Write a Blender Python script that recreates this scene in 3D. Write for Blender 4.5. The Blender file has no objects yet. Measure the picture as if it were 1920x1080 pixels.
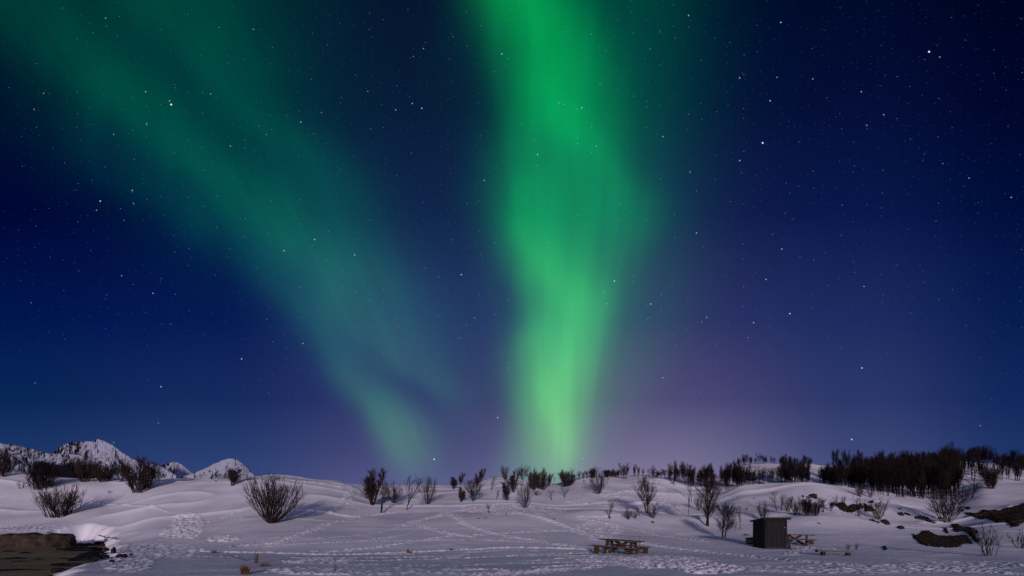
import bpy, bmesh, math, random
import numpy as np
from mathutils import Vector, Matrix, Quaternion

R = math.radians
S = bpy.context.scene
COL = S.collection

# ------------------------------------------------------------------ camera
EYE = 1.6          # metres above the flat snow
HOR = 985.0        # picture row of the true horizon (1920 x 1080 picture)
F = 960.0          # focal length in those pixels (18 mm on 36 mm)
cam_d = bpy.data.cameras.new('camera')
cam = bpy.data.objects.new('camera', cam_d)
COL.objects.link(cam)
cam.location = (0, 0, EYE)
cam.rotation_euler = (R(90), 0, 0)
cam_d.sensor_width = 36
cam_d.lens = 18
cam_d.shift_y = (HOR - 540) / 1920
cam_d.clip_start = 0.1
cam_d.clip_end = 30000
S.camera = cam
S.view_settings.view_transform = 'Standard'
S.view_settings.look = 'None'
S.view_settings.exposure = 0
S.view_settings.gamma = 1
S.view_settings.use_curve_mapping = False
S.cycles.use_denoising = False
S.cycles.max_bounces = 4

# ------------------------------------------------------------------ night sky
def lin(c):
    return tuple(((v / 255) / 12.92 if v / 255 <= 0.04045 else ((v / 255 + 0.055) / 1.055) ** 2.4) for v in c)

world = bpy.data.worlds.new('World')
S.world = world
world.use_nodes = True
nt = world.node_tree
nt.nodes.clear()
N, L = nt.nodes, nt.links

def put(node, i, v):
    if v is None:
        return
    if isinstance(v, bpy.types.NodeSocket):
        L.new(v, node.inputs[i])
    else:
        node.inputs[i].default_value = v

def MA(op, a, b=None, c=None, clamp=False):
    n = N.new('ShaderNodeMath'); n.operation = op; n.use_clamp = clamp
    put(n, 0, a); put(n, 1, b); put(n, 2, c)
    return n.outputs[0]

def VM(op, a, b=None, c=None, scale=None):
    n = N.new('ShaderNodeVectorMath'); n.operation = op
    put(n, 0, a); put(n, 1, b); put(n, 2, c)
    if scale is not None:
        put(n, 3, scale)
    return n.outputs['Value'] if op in ('DISTANCE', 'LENGTH', 'DOT_PRODUCT') else n.outputs['Vector']

def STEP(x, a, b):
    n = N.new('ShaderNodeMapRange'); n.interpolation_type = 'SMOOTHSTEP'
    put(n, 0, x)
    inv = a > b
    n.inputs[1].default_value = min(a, b); n.inputs[2].default_value = max(a, b)
    n.inputs[3].default_value = 1 if inv else 0; n.inputs[4].default_value = 0 if inv else 1
    return n.outputs[0]

def CURVE(x, pts, scale):
    n = N.new('ShaderNodeFloatCurve')
    c = n.mapping.curves[0]
    n.mapping.use_clip = False
    pts = sorted(pts)
    c.points[0].location = (pts[0][0] / 1000, pts[0][1] / scale)
    c.points[1].location = (pts[-1][0] / 1000, pts[-1][1] / scale)
    for p in pts[1:-1]:
        c.points.new(p[0] / 1000, p[1] / scale)
    n.mapping.update()
    n.inputs[0].default_value = 1
    L.new(x, n.inputs[1])
    return MA('MULTIPLY', n.outputs[0], scale)

def RAMP(x, pts):
    n = N.new('ShaderNodeValToRGB')
    e = n.color_ramp.elements
    n.color_ramp.interpolation = 'LINEAR'
    while len(e) < len(pts):
        e.new(0.5)
    for k, (p, c) in enumerate(pts):
        e[k].position = p / 1000
        e[k].color = (*lin(c), 1)
    L.new(x, n.inputs[0])
    return n.outputs[0]

tc = N.new('ShaderNodeTexCoord')
sep = N.new('ShaderNodeSeparateXYZ'); L.new(tc.outputs['Generated'], sep.inputs[0])
dx, dy, dz = sep.outputs
yy = MA('MAXIMUM', MA('ABSOLUTE', dy), 0.12)
front = STEP(dy, 0.05, 0.3)
U = MA('MULTIPLY_ADD', MA('DIVIDE', dx, yy), F, 960.0)          # compass bearing on a flat chart of the sky
V = MA('MULTIPLY_ADD', MA('DIVIDE', dz, yy), -F, HOR)           # height on the same chart
Q = MA('MULTIPLY', V, 0.001, clamp=True)

BASE = [
    (0,    [(0, 5, 38), (0, 5, 42), (0, 6, 54), (0, 22, 78), (8, 38, 88), (28, 54, 104), (36, 60, 110)]),
    (400,  [(0, 8, 42), (0, 10, 48), (0, 12, 58), (6, 24, 82), (22, 42, 96), (40, 60, 112), (50, 68, 118)]),
    (800,  [(5, 10, 46), (7, 16, 54), (16, 26, 72), (34, 46, 100), (48, 56, 106), (71, 74, 120), (84, 86, 133)]),
    (1230, [(0, 14, 45), (4, 20, 55), (20, 28, 76), (46, 50, 101), (78, 73, 119), (113, 107, 142), (128, 120, 152)]),
    (1600, [(0, 10, 42), (4, 14, 55), (8, 24, 74), (28, 44, 96), (44, 56, 106), (62, 72, 120), (72, 82, 130)]),
    (1920, [(0, 4, 34), (0, 7, 44), (0, 14, 60), (8, 28, 82), (18, 40, 94), (30, 52, 104), (40, 60, 110)]),
]
PYS = (0, 200, 400, 600, 750, 850, 900)
col = RAMP(Q, list(zip(PYS, BASE[0][1])))
for k in range(1, len(BASE)):
    r = RAMP(Q, list(zip(PYS, BASE[k][1])))
    mx = N.new('ShaderNodeMix'); mx.data_type = 'RGBA'
    L.new(STEP(U, BASE[k - 1][0], BASE[k][0]), mx.inputs[0])
    L.new(col, mx.inputs[6]); L.new(r, mx.inputs[7])
    col = mx.outputs[2]
total = col

# slow noise that ruffles the curtains
comb = N.new('ShaderNodeCombineXYZ')
L.new(U, comb.inputs[0]); L.new(V, comb.inputs[1])
UV = comb.outputs[0]
mp = N.new('ShaderNodeMapping'); mp.vector_type = 'POINT'
mp.inputs['Scale'].default_value = (1 / 150, 1 / 330, 1)
L.new(UV, mp.inputs[0])
nz = N.new('ShaderNodeTexNoise'); nz.inputs['Scale'].default_value = 1; nz.inputs['Detail'].default_value = 2.0
L.new(mp.outputs[0], nz.inputs['Vector'])
ruffle = MA('SUBTRACT', nz.outputs[0], 0.5)

# rays fan up from a point below the ground
mp2 = N.new('ShaderNodeCombineXYZ')
L.new(MA('MULTIPLY', MA('DIVIDE', MA('SUBTRACT', U, 1035.0), MA('MAXIMUM', MA('SUBTRACT', 1380.0, V), 60.0)), 30.0), mp2.inputs[0])
L.new(MA('MULTIPLY', V, 1 / 300), mp2.inputs[1])
nz2 = N.new('ShaderNodeTexNoise'); nz2.inputs['Scale'].default_value = 1; nz2.inputs['Detail'].default_value = 1.6; nz2.inputs['Distortion'].default_value = .5
L.new(mp2.outputs[0], nz2.inputs['Vector'])
rays = MA('SUBTRACT', nz2.outputs[0], 0.5)
high = MA('MULTIPLY', STEP(V, -1100.0, -20.0), .90)     # the curtains thin out towards the zenith
def band(cx, wl, wr, inten, colour, power=2.0, wob=45, mod=0.75):
    """one auroral curtain: centre line, soft widths and strength down the sky"""
    c = CURVE(Q, cx, 2000.0)
    t = MA('SUBTRACT', MA('MULTIPLY_ADD', ruffle, wob, U), c)
    el = MA('DIVIDE', MA('MULTIPLY', t, -1.0), CURVE(Q, wl, 1000.0))
    er = MA('DIVIDE', t, CURVE(Q, wr, 1000.0))
    e = MA('MAXIMUM', el, er)
    p = MA('POWER', MA('MAXIMUM', e, 0.0), power)
    g = MA('EXPONENT', MA('MULTIPLY', p, -1.0))
    g = MA('MULTIPLY', g, CURVE(Q, inten, 1.0))
    g = MA('MULTIPLY', g, MA('ADD', MA('MULTIPLY_ADD', ruffle, mod, 1.0), MA('MULTIPLY', rays, mod * .42)))
    g = MA('MULTIPLY', g, MA('MULTIPLY', front, high))
    return VM('SCALE', RAMP(Q, colour), scale=g)

# main curtain: broad body
body = band([(0, 985), (100, 1025), (200, 1045), (300, 1050), (400, 1065), (500, 1050), (583, 1062), (667, 1045), (750, 1045), (800, 1052), (900, 1050), (1000, 1040)],
            [(0, 85), (100, 90), (200, 92), (300, 112), (400, 130), (500, 92), (583, 78), (667, 84), (750, 76), (800, 74), (870, 96), (900, 100), (1000, 100)],
            [(0, 105), (100, 112), (200, 116), (300, 122), (400, 142), (500, 116), (583, 84), (667, 82), (750, 66), (800, 56), (900, 52), (1000, 50)],
            [(0, .56), (100, .56), (200, .54), (300, .60), (400, .62), (500, .57), (600, .54), (700, .52), (800, .42), (860, .36), (900, .26), (1000, .1)],
            [(0, (0, 148, 56)), (300, (0, 146, 60)), (450, (0, 158, 60)), (560, (30, 176, 62)), (700, (50, 172, 62)), (850, (58, 154, 52)), (1000, (50, 130, 40))], power=2.8)
core1 = band([(0, 970), (100, 1015), (200, 1050), (300, 1122), (400, 1150), (500, 1150), (1000, 1150)],
             [(0, 62), (100, 72), (200, 72), (300, 46), (400, 60), (1000, 60)],
             [(0, 84), (100, 82), (200, 66), (300, 34), (400, 50), (1000, 60)],
             [(0, .62), (100, .60), (200, .62), (300, .42), (370, .18), (450, .04), (500, 0), (1000, 0)],
             [(0, (0, 130, 46)), (400, (0, 120, 50)), (1000, (0, 120, 50))], wob=60)
core2 = band([(0, 1000), (280, 1010), (350, 992), (430, 990), (500, 1022), (560, 1056), (650, 1056), (740, 1046), (800, 1056), (840, 1062), (880, 1056), (1000, 1050)],
             [(0, 40), (350, 36), (450, 36), (550, 58), (650, 66), (740, 52), (800, 42), (880, 40), (1000, 40)],
             [(0, 50), (350, 50), (450, 66), (550, 72), (650, 64), (740, 52), (800, 38), (880, 32), (1000, 40)],
             [(0, 0), (280, .02), (350, .24), (430, .44), (500, .56), (560, .66), (650, .70), (740, .72), (800, .70), (840, .58), (880, .36), (920, .2), (1000, 0)],
             [(0, (0, 130, 50)), (400, (0, 140, 50)), (520, (44, 158, 58)), (650, (54, 146, 62)), (780, (74, 150, 56)), (1000, (80, 140, 48))], wob=60)
halo = band([(0, 1080), (200, 1090), (400, 1095), (600, 1080), (750, 1062), (850, 1030), (1000, 1020)],
            [(0, 190), (200, 180), (400, 165), (600, 132), (750, 98), (850, 72), (1000, 66)],
            [(0, 215), (200, 200), (400, 190), (600, 180), (750, 138), (850, 104), (1000, 80)],
            [(0, .9), (200, .85), (400, .8), (600, .8), (800, .75), (900, .5), (1000, 0)],
            [(0, (0, 74, 44)), (400, (0, 78, 44)), (600, (20, 88, 34)), (750, (50, 100, 30)), (1000, (50, 90, 36))], power=2.6)
# left fan
fan1 = band([(0, 40), (60, 110), (120, 180), (190, 256), (275, 340), (325, 408), (417, 510), (517, 632), (583, 672), (683, 765), (750, 846), (1000, 900)],
            [(0, 170), (100, 125), (200, 96), (300, 84), (400, 82), (500, 92), (583, 80), (683, 58), (750, 30), (1000, 40)],
            [(0, 120), (150, 105), (300, 110), (400, 128), (500, 128), (583, 132), (683, 90), (750, 60), (1000, 60)],
            [(0, .40), (100, .52), (200, .66), (300, .64), (400, .72), (500, .80), (600, .74), (680, .62), (730, .46), (765, .20), (800, .07), (840, 0), (1000, 0)],
            [(0, (0, 74, 46)), (200, (0, 80, 46)), (450, (10, 86, 52)), (650, (34, 84, 46)), (1000, (30, 70, 40))], wob=60)
fan2 = band([(0, 330), (60, 350), (100, 375), (200, 455), (270, 548), (340, 610), (450, 650), (1000, 700)],
            [(0, 110), (100, 66), (200, 66), (300, 80), (450, 90), (1000, 100)],
            [(0, 150), (100, 140), (200, 100), (300, 80), (450, 90), (1000, 100)],
            [(0, .52), (100, .58), (200, .52), (300, .56), (400, .44), (500, .2), (600, 0), (1000, 0)],
            [(0, (0, 72, 42)), (300, (0, 74, 46)), (1000, (0, 70, 40))], wob=70)
fan3 = band([(0, 100), (290, 230), (417, 400), (480, 478), (560, 560), (640, 622), (720, 672), (780, 722), (840, 756), (880, 770), (1000, 800)],
            [(0, 90), (300, 100), (480, 72), (560, 54), (640, 48), (720, 48), (800, 44), (880, 40), (1000, 40)],
            [(0, 90), (300, 90), (480, 80), (560, 64), (640, 56), (720, 62), (800, 64), (880, 56), (1000, 60)],
            [(0, 0), (200, .1), (300, .2), (480, .36), (560, .42), (640, .54), (720, .80), (780, 1.0), (830, .84), (880, .46), (940, .1), (1000, 0)],
            [(0, (0, 66, 60)), (500, (10, 72, 58)), (700, (30, 90, 54)), (850, (50, 104, 42)), (1000, (40, 80, 44))], wob=30)
wash = band([(0, 300), (300, 440), (600, 690), (800, 790), (1000, 800)],
            [(0, 400), (200, 330), (400, 240), (600, 180), (800, 110), (1000, 90)],
            [(0, 330), (200, 330), (400, 290), (600, 190), (800, 120), (1000, 90)],
            [(0, .8), (300, .8), (600, .7), (800, .5), (900, .2), (1000, 0)],
            [(0, (0, 52, 32)), (300, (0, 46, 34)), (600, (0, 44, 36)), (1000, (20, 44, 36))])
for b in (body, core1, core2, halo, fan1, fan2, fan3, wash):
    total = VM('ADD', total, b)

# stars: two random fields and the bright ones where they stand
def star_field(cell, rad, gain, thresh):
    v = N.new('ShaderNodeTexVoronoi'); v.voronoi_dimensions = '2D'; v.feature = 'F1'
    v.inputs['Scale'].default_value = 1.0 / cell
    v.inputs['Randomness'].default_value = 1.0
    L.new(VM('ADD', UV, (cell * 37.3, cell * 91.7, 0)), v.inputs['Vector'])
    d = MA('MULTIPLY', v.outputs['Distance'], cell)
    s = MA('SUBTRACT', 1.0, MA('DIVIDE', d, rad), clamp=True)
    sp = N.new('ShaderNodeSeparateColor'); L.new(v.outputs['Color'], sp.inputs[0])
    b = MA('POWER', STEP(sp.outputs[0], thresh, 1.0), 2.0)
    return MA('MULTIPLY', MA('MULTIPLY', s, b), gain)

BRIGHT = [(321, 196, 2.6, 2.2), (318, 189, 1.9, .8), (273, 172, 1.9, .7), (198, 34, 1.8, .8), (64, 205, 1.7, .7), (82, 175, 1.7, .7),
          (275, 233, 1.8, .8), (213, 252, 1.7, .7), (248, 357, 1.9, .9), (188, 377, 2.1, 1.2), (181, 394, 1.7, .7), (250, 381, 1.5, .6),
          (432, 274, 1.7, .8), (564, 229, 1.8, .9), (395, 176, 1.6, .7), (475, 55, 1.6, .7), (533, 470, 1.8, .9), (665, 478, 1.9, .9),
          (590, 449, 1.9, .9), (865, 515, 1.9, 1.0), (791, 203, 1.9, 1.0), (773, 194, 1.7, .8), (742, 206, 1.7, .8), (794, 91, 1.6, .7),
          (941, 101, 1.9, .9), (1008, 290, 1.8, .9), (1091, 202, 1.8, .8), (1152, 527, 2.0, 1.0), (1220, 570, 1.9, .9), (1243, 708, 1.6, .8),
          (1742, 97, 2.7, 2.4), (1762, 107, 1.8, .9), (1464, 42, 2.0, 1.1), (1430, 268, 2.5, 2.0), (1387, 146, 1.9, .9), (1444, 189, 2.0, 1.0),
          (1387, 301, 1.9, 1.0), (1657, 215, 1.8, .9), (1615, 172, 1.8, .9), (1625, 235, 1.7, .8), (1524, 148, 1.7, .8), (1457, 145, 1.7, .7),
          (1896, 370, 1.9, .9), (1817, 334, 1.7, .8), (1466, 467, 1.8, .9), (1436, 524, 1.8, .9), (1481, 588, 2.1, 1.2), (1413, 605, 1.8, .9),
          (1616, 690, 2.1, 1.3), (1597, 824, 2.2, 1.4), (1620, 537, 1.7, .8), (1325, 595, 1.7, .7), (1306, 437, 1.8, .8), (1291, 29, 1.8, .9),
          (453, 673, 1.9, 1.0), (302, 725, 1.9, 1.0), (287, 550, 1.7, .9), (228, 517, 1.5, .8), (568, 644, 1.6, .8), (814, 861, 2.2, 1.5),
          (933, 783, 1.8, .9), (1085, 887, 1.6, 1.0), (1093, 860, 1.4, .8), (890, 596, 1.4, .6), (1838, 798, 1.5, .7), (297, 793, 1.4, .7),
          (213, 830, 1.5, .7), (66, 718, 1.4, .6), (908, 338, 1.6, .8), (1118, 274, 1.5, .7), (1243, 256, 1.7, .8), (1294, 323, 1.6, .7)]
acc = None
for (sx, sy, sr, sb) in BRIGHT:
    d = VM('DISTANCE', UV, (sx, sy, 0.0))
    v = MA('MULTIPLY_ADD', d, -.85 * sb / (sr * .80), .85 * sb)
    acc = MA('MAXIMUM', acc if acc is not None else 0.0, v)
field = MA('ADD', star_field(26, .95, .30, .45), MA('ADD', star_field(90, 1.2, .5, .5), star_field(13, 0.85, .10, .3)))
above = MA('MULTIPLY', STEP(dz, 0.06, 0.42), front)
stars = MA('ADD', MA('MULTIPLY', field, above), MA('MULTIPLY', acc, front))
total = VM('ADD', total, VM('SCALE', (0.82, 0.90, 1.0), scale=stars))
# unseen sky behind the camera: glow added to fill snow shadows, paler towards horizon
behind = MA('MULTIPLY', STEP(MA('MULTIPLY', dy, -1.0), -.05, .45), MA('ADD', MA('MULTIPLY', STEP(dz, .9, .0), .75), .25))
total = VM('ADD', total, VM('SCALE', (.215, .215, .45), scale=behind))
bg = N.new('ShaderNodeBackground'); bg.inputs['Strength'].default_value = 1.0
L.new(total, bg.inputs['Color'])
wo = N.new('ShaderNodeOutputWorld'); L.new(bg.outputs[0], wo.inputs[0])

# ------------------------------------------------------------------ low warm light from behind the camera
sun_d = bpy.data.lights.new('low_light', 'SUN')
sun_d.energy = 2.0
sun_d.angle = R(2.5)
sun_d.color = (1.0, 0.80, 0.80)
sun = bpy.data.objects.new('low_light', sun_d)
COL.objects.link(sun)
SUN_EL, SUN_AZ = R(7.0), R(1.0)
sun.rotation_euler = Vector((-math.sin(SUN_AZ), math.cos(SUN_AZ), -math.tan(SUN_EL))).to_track_quat('-Z', 'Y').to_euler()

# ------------------------------------------------------------------ materials
def mat(name):
    m = bpy.data.materials.new(name); m.use_nodes = True
    t = m.node_tree
    return m, t, t.nodes['Principled BSDF']

def simple(name, c1, c2, scale=6.0, rough=0.85, bump=0.3, bscale=30.0, stretch=(1, 1, 1), lo=0.35, hi=0.65, dist=0.02):
    m, t, p = mat(name)
    tcn = t.nodes.new('ShaderNodeTexCoord'); mpn = t.nodes.new('ShaderNodeMapping')
    mpn.inputs['Scale'].default_value = stretch
    t.links.new(tcn.outputs['Object'], mpn.inputs[0])
    n1 = t.nodes.new('ShaderNodeTexNoise'); n1.inputs['Scale'].default_value = scale; n1.inputs['Detail'].default_value = 6
    t.links.new(mpn.outputs[0], n1.inputs['Vector'])
    r = t.nodes.new('ShaderNodeValToRGB')
    r.color_ramp.elements[0].position = lo; r.color_ramp.elements[0].color = (*c1, 1)
    r.color_ramp.elements[1].position = hi; r.color_ramp.elements[1].color = (*c2, 1)
    t.links.new(n1.outputs[0], r.inputs[0]); t.links.new(r.outputs[0], p.inputs['Base Color'])
    p.inputs['Roughness'].default_value = rough
    p.inputs['Specular IOR Level'].default_value = .12
    n2 = t.nodes.new('ShaderNodeTexNoise'); n2.inputs['Scale'].default_value = bscale; n2.inputs['Detail'].default_value = 4
    t.links.new(mpn.outputs[0], n2.inputs['Vector'])
    b = t.nodes.new('ShaderNodeBump'); b.inputs['Strength'].default_value = bump; b.inputs['Distance'].default_value = dist
    t.links.new(n2.outputs[0], b.inputs['Height']); t.links.new(b.outputs[0], p.inputs['Normal'])
    return m

SNOW = simple('snow', (.74, .74, .78), (.82, .82, .85), scale=.35, rough=.75, bump=.35, bscale=2.6, dist=.06)
SNOW.node_tree.nodes['Principled BSDF'].inputs['Specular IOR Level'].default_value = .2
_t = SNOW.node_tree
_n = _t.nodes.new('ShaderNodeTexNoise'); _n.inputs['Scale'].default_value = 9; _n.inputs['Detail'].default_value = 5; _n.inputs['Roughness'].default_value = .7
_t.links.new(_t.nodes['Mapping'].outputs[0], _n.inputs['Vector'])
_b = _t.nodes.new('ShaderNodeBump'); _b.inputs['Strength'].default_value = .32; _b.inputs['Distance'].default_value = .03
_t.links.new(_n.outputs[0], _b.inputs['Height']); _t.links.new(_t.nodes['Bump'].outputs[0], _b.inputs['Normal'])
_t.links.new(_b.outputs[0], _t.nodes['Principled BSDF'].inputs['Normal'])
SAND = simple('wet_sand', (.17, .122, .066), (.28, .21, .115), scale=.35, rough=.7, bump=.2, bscale=8)
EARTH = simple('bare_earth', (.012, .008, .005), (.125, .082, .042), scale=3.6, rough=.95, bump=1.0, bscale=9, dist=.2, lo=.44, hi=.66)
ROCK = simple('rock', (.018, .014, .011), (.070, .052, .040), scale=1.3, rough=.9, bump=.8, bscale=6, dist=.12)
STONE = simple('dark_stone', (.004, .004, .005), (.016, .015, .015), scale=3, rough=.6, bump=.5, bscale=14)
BARK = simple('bark', (.014, .009, .008), (.05, .034, .030), scale=8, rough=.9, bump=.3)
TWIG = simple('twig', (.014, .009, .009), (.036, .023, .022), scale=5, rough=.9, bump=0)
TWIG2 = simple('dark_twig', (.006, .004, .004), (.020, .013, .013), scale=5, rough=.9, bump=0)
WOOD = simple('weathered_timber', (.030, .017, .007), (.085, .052, .022), scale=3, rough=.8, bump=.5, bscale=20, stretch=(1, 9, 9))
WOODTOP = simple('frosted_timber', (.06, .05, .05), (.13, .11, .11), scale=3, rough=.8, bump=.4, bscale=20, stretch=(1, 9, 9))
SHEDW = simple('grey_cladding', (.012, .013, .0125), (.022, .023, .0215), scale=2.2, rough=.85, bump=.4, bscale=14, stretch=(6, 6, .5))
TRIM = simple('dark_trim', (.012, .012, .013), (.03, .03, .03), scale=3, rough=.7, bump=.2)
PALE = simple('pale_board', (.10, .085, .07), (.17, .145, .12), scale=3, rough=.85, bump=.3)
GRASS = simple('dry_grass', (.12, .06, .02), (.26, .14, .05), scale=9, rough=.9, bump=0)
REDDISH = simple('stump_wood', (.10, .04, .015), (.22, .09, .035), scale=6, rough=.85, bump=.4)
STEEL = simple('dull_steel', (.35, .35, .33), (.5, .5, .48), scale=8, rough=.5, bump=.1)

# ------------------------------------------------------------------ small helpers
def mesh_obj(name, verts, faces, m, parent=None, smooth=False):
    me = bpy.data.meshes.new(name)
    me.from_pydata([tuple(v) for v in verts], [], [tuple(f) for f in faces])
    me.materials.append(m)
    if smooth:
        me.polygons.foreach_set('use_smooth', [True] * len(me.polygons))
    me.update()
    o = bpy.data.objects.new(name, me)
    COL.objects.link(o)
    o.parent = parent
    return o

def grid_mesh(name, P, keep, m, smooth=True):
    """P: rows x cols x 3 array; keep: quads mask"""
    r, c = P.shape[:2]
    idx = np.arange(r * c).reshape(r, c)
    q = np.stack([idx[:-1, :-1], idx[:-1, 1:], idx[1:, 1:], idx[1:, :-1]], -1)
    q = q.reshape(-1, 4) if keep is None else q[keep]
    used = np.unique(q)
    remap = np.full(r * c, -1, np.int64); remap[used] = np.arange(len(used))
    q = remap[q]; v = P.reshape(-1, 3)[used]
    me = bpy.data.meshes.new(name)
    me.vertices.add(len(v)); me.vertices.foreach_set('co', v.astype(np.float32).ravel())
    me.loops.add(q.size); me.loops.foreach_set('vertex_index', q.astype(np.int32).ravel())
    me.polygons.add(len(q))
    me.polygons.foreach_set('loop_start', np.arange(0, q.size, 4, dtype=np.int32))
    me.polygons.foreach_set('loop_total', np.full(len(q), 4, np.int32))
    me.polygons.foreach_set('use_smooth', np.full(len(q), smooth))
    me.materials.append(m)
    me.update(calc_edges=True); me.validate()
    o = bpy.data.objects.new(name, me); COL.objects.link(o)
    return o

def tag(o, label=None, cat=None, group=None, kind=None):
    if label: o['label'] = label
    if cat: o['category'] = cat
    if group: o['group'] = group
    if kind: o['kind'] = kind
    return o

def empty(name, loc, rz=0.0, label=None, cat=None, group=None):
    o = bpy.data.objects.new(name, None)
    o.empty_display_size = .2
    COL.objects.link(o)
    o.location = loc; o.rotation_euler = (0, 0, rz)
    return tag(o, label, cat, group)

def vnoise(x, y, seed):
    """smooth value noise in -1..1"""
    rs = np.random.RandomState(seed)
    T = rs.rand(256, 256) * 2 - 1
    xi = np.floor(x).astype(np.int64); yi = np.floor(y).astype(np.int64)
    fx = x - xi; fy = y - yi
    fx = fx * fx * fx * (fx * (fx * 6 - 15) + 10); fy = fy * fy * fy * (fy * (fy * 6 - 15) + 10)
    a = T[yi & 255, xi & 255]; b = T[yi & 255, (xi + 1) & 255]
    c = T[(yi + 1) & 255, xi & 255]; d = T[(yi + 1) & 255, (xi + 1) & 255]
    return (a * (1 - fx) + b * fx) * (1 - fy) + (c * (1 - fx) + d * fx) * fy

def pchip(x, Y, xs):
    """monotone cubic along axis 0 of Y (K, N), at xs"""
    x = np.asarray(x, float); h = np.diff(x)[:, None]; d = np.diff(Y, axis=0) / h
    m = np.zeros_like(Y)
    w1 = 2 * h[1:] + h[:-1]; w2 = h[1:] + 2 * h[:-1]
    with np.errstate(divide='ignore', invalid='ignore'):
        hm = (w1 + w2) / (w1 / d[:-1] + w2 / d[1:])
    m[1:-1] = np.where(d[:-1] * d[1:] > 0, hm, 0)
    m[0] = d[0]; m[-1] = d[-1]
    m = np.nan_to_num(m)
    i = np.clip(np.searchsorted(x, xs) - 1, 0, len(x) - 2)
    t = ((xs - x[i]) / (x[i + 1] - x[i]))[:, None]; t = np.clip(t, 0, 1); hh = h[i]
    return ((1 + 2 * t) * (1 - t) ** 2 * Y[i] + t * (1 - t) ** 2 * hh * m[i] + t * t * (3 - 2 * t) * Y[i + 1] + t * t * (t - 1) * hh * m[i + 1])

def inpoly(x, y, poly):
    ins = np.zeros(x.shape, bool); n = len(poly)
    for i in range(n):
        x1, y1 = poly[i]; x2, y2 = poly[(i + 1) % n]
        if y1 == y2: continue
        c = ((y1 > y) != (y2 > y)) & (x < (x2 - x1) * (y - y1) / (y2 - y1) + x1)
        ins ^= c
    return ins

def polydist(x, y, poly, closed=True):
    d = np.full(x.shape, 1e9); n = len(poly)
    for i in range(n if closed else n - 1):
        ax, ay = poly[i]; bx, by = poly[(i + 1) % n]
        ex, ey = bx - ax, by - ay; l2 = ex * ex + ey * ey + 1e-9
        t = np.clip(((x - ax) * ex + (y - ay) * ey) / l2, 0, 1)
        d = np.minimum(d, np.hypot(x - ax - t * ex, y - ay - t * ey))
    return d

# ------------------------------------------------------------------ terrain: survey of the slope by bearing and distance
DK = [1.2, 8, 16, 22, 30, 38, 48, 60, 75, 90, 105, 125, 150, 220, 420, 9000]
def prof(*a):
    near = [985 + 1536 / 1.2, 1177, 1081, 1055, 1036]
    a = list(a)
    far = [960, 981, 985.1]
    return near + a + far
TAB = {
    -6000: prof(1022, 1002, 962, 900, 905, 915, 930, 945),
    -300: prof(1024, 1003, 962, 896, 900, 915, 930, 945),
    0:    prof(1024, 1006, 960, 893, 899, 915, 930, 945),
    100:  prof(1024, 1007, 960, 896, 901, 915, 930, 945),
    200:  prof(1023, 1004, 956, 897, 902, 915, 930, 945),
    300:  prof(1018, 980, 938, 897, 902, 915, 930, 945),
    400:  prof(1010, 970, 929, 897, 903, 915, 930, 945),
    500:  prof(1002, 964, 922, 893, 905, 920, 935, 948),
    560:  prof(1002, 966, 926, 898, 906, 920, 935, 948),
    640:  prof(1006, 974, 940, 906, 912, 922, 938, 950),
    700:  prof(1008, 978, 950, 926, 914, 925, 940, 952),
    780:  prof(1009, 979, 952, 930, 912, 922, 940, 952),
    850:  prof(1009, 979, 952, 930, 914, 918, 940, 952),
    900:  prof(1009, 978, 951, 926, 901, 912, 938, 952),
    950:  prof(1009, 977, 950, 923, 894, 904, 936, 952),
    1000: prof(1009, 978, 952, 928, 905, 916, 938, 952),
    1040: prof(1009, 979, 953, 930, 911, 914, 936, 952),
    1085: prof(1010, 980, 952, 925, 900, 908, 934, 950),
    1130: prof(1010, 981, 952, 923, 896, 905, 930, 948),
    1165: prof(1011, 982, 954, 925, 899, 905, 928, 945),
    1200: prof(1012, 984, 955, 922, 893, 900, 925, 940),
    1240: prof(1014, 988, 960, 926, 898, 902, 922, 935),
    1300: prof(1015, 990, 965, 934, 911, 903, 915, 925),
    1340: prof(1015, 990, 963, 932, 913, 898, 900, 912),
    1400: prof(1016, 988, 952, 912, 912, 893, 874, 884),
    1450: prof(1017, 987, 949, 909, 911, 892, 873, 884),
    1515: prof(1018, 987, 948, 905, 911, 892, 873, 884),
    1560: prof(1018, 988, 952, 909, 911, 892, 877, 884),
    1620: prof(1018, 990, 957, 918, 911, 893, 876, 884),
    1700: prof(1018, 992, 963, 930, 914, 892, 871, 880),
    1760: prof(1018, 992, 964, 932, 914, 888, 867, 876),
    1800: prof(1016, 990, 960, 926, 908, 884, 866, 876),
    1850: prof(1012, 983, 950, 913, 903, 884, 868, 878),
    1920: prof(1009, 977, 942, 914, 906, 891, 881, 888),
    2060: prof(1006, 972, 936, 910, 904, 892, 884, 890),
    2300: prof(1006, 972, 936, 908, 902, 892, 884, 890),
    8000: prof(1010, 980, 945, 915, 905, 895, 890, 895),
}
PXK = sorted(TAB)
rows_Y = np.concatenate([np.geomspace(1.2, 13.9, 40, endpoint=False), 14 * np.exp(np.arange(0, math.log(132 / 14), .0030)), np.geomspace(132.5, 9000, 60)])
cols_P = np.concatenate([np.array([-6000, -4000, -2800, -2000, -1500, -1100, -800, -600, -450, -350]), np.arange(-280, 2200.1, 2.0), np.array([2270, 2400, 2600, 2900, 3400, 4200, 5500, 8000])])
A = np.array([TAB[p] for p in PXK], float)                                   # columns x knots
B = pchip(np.log(DK), A.T, np.log(rows_Y))                                   # rows x columns
C = pchip(np.array(PXK, float), B.T, cols_P).T                               # rows x fine columns
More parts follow.
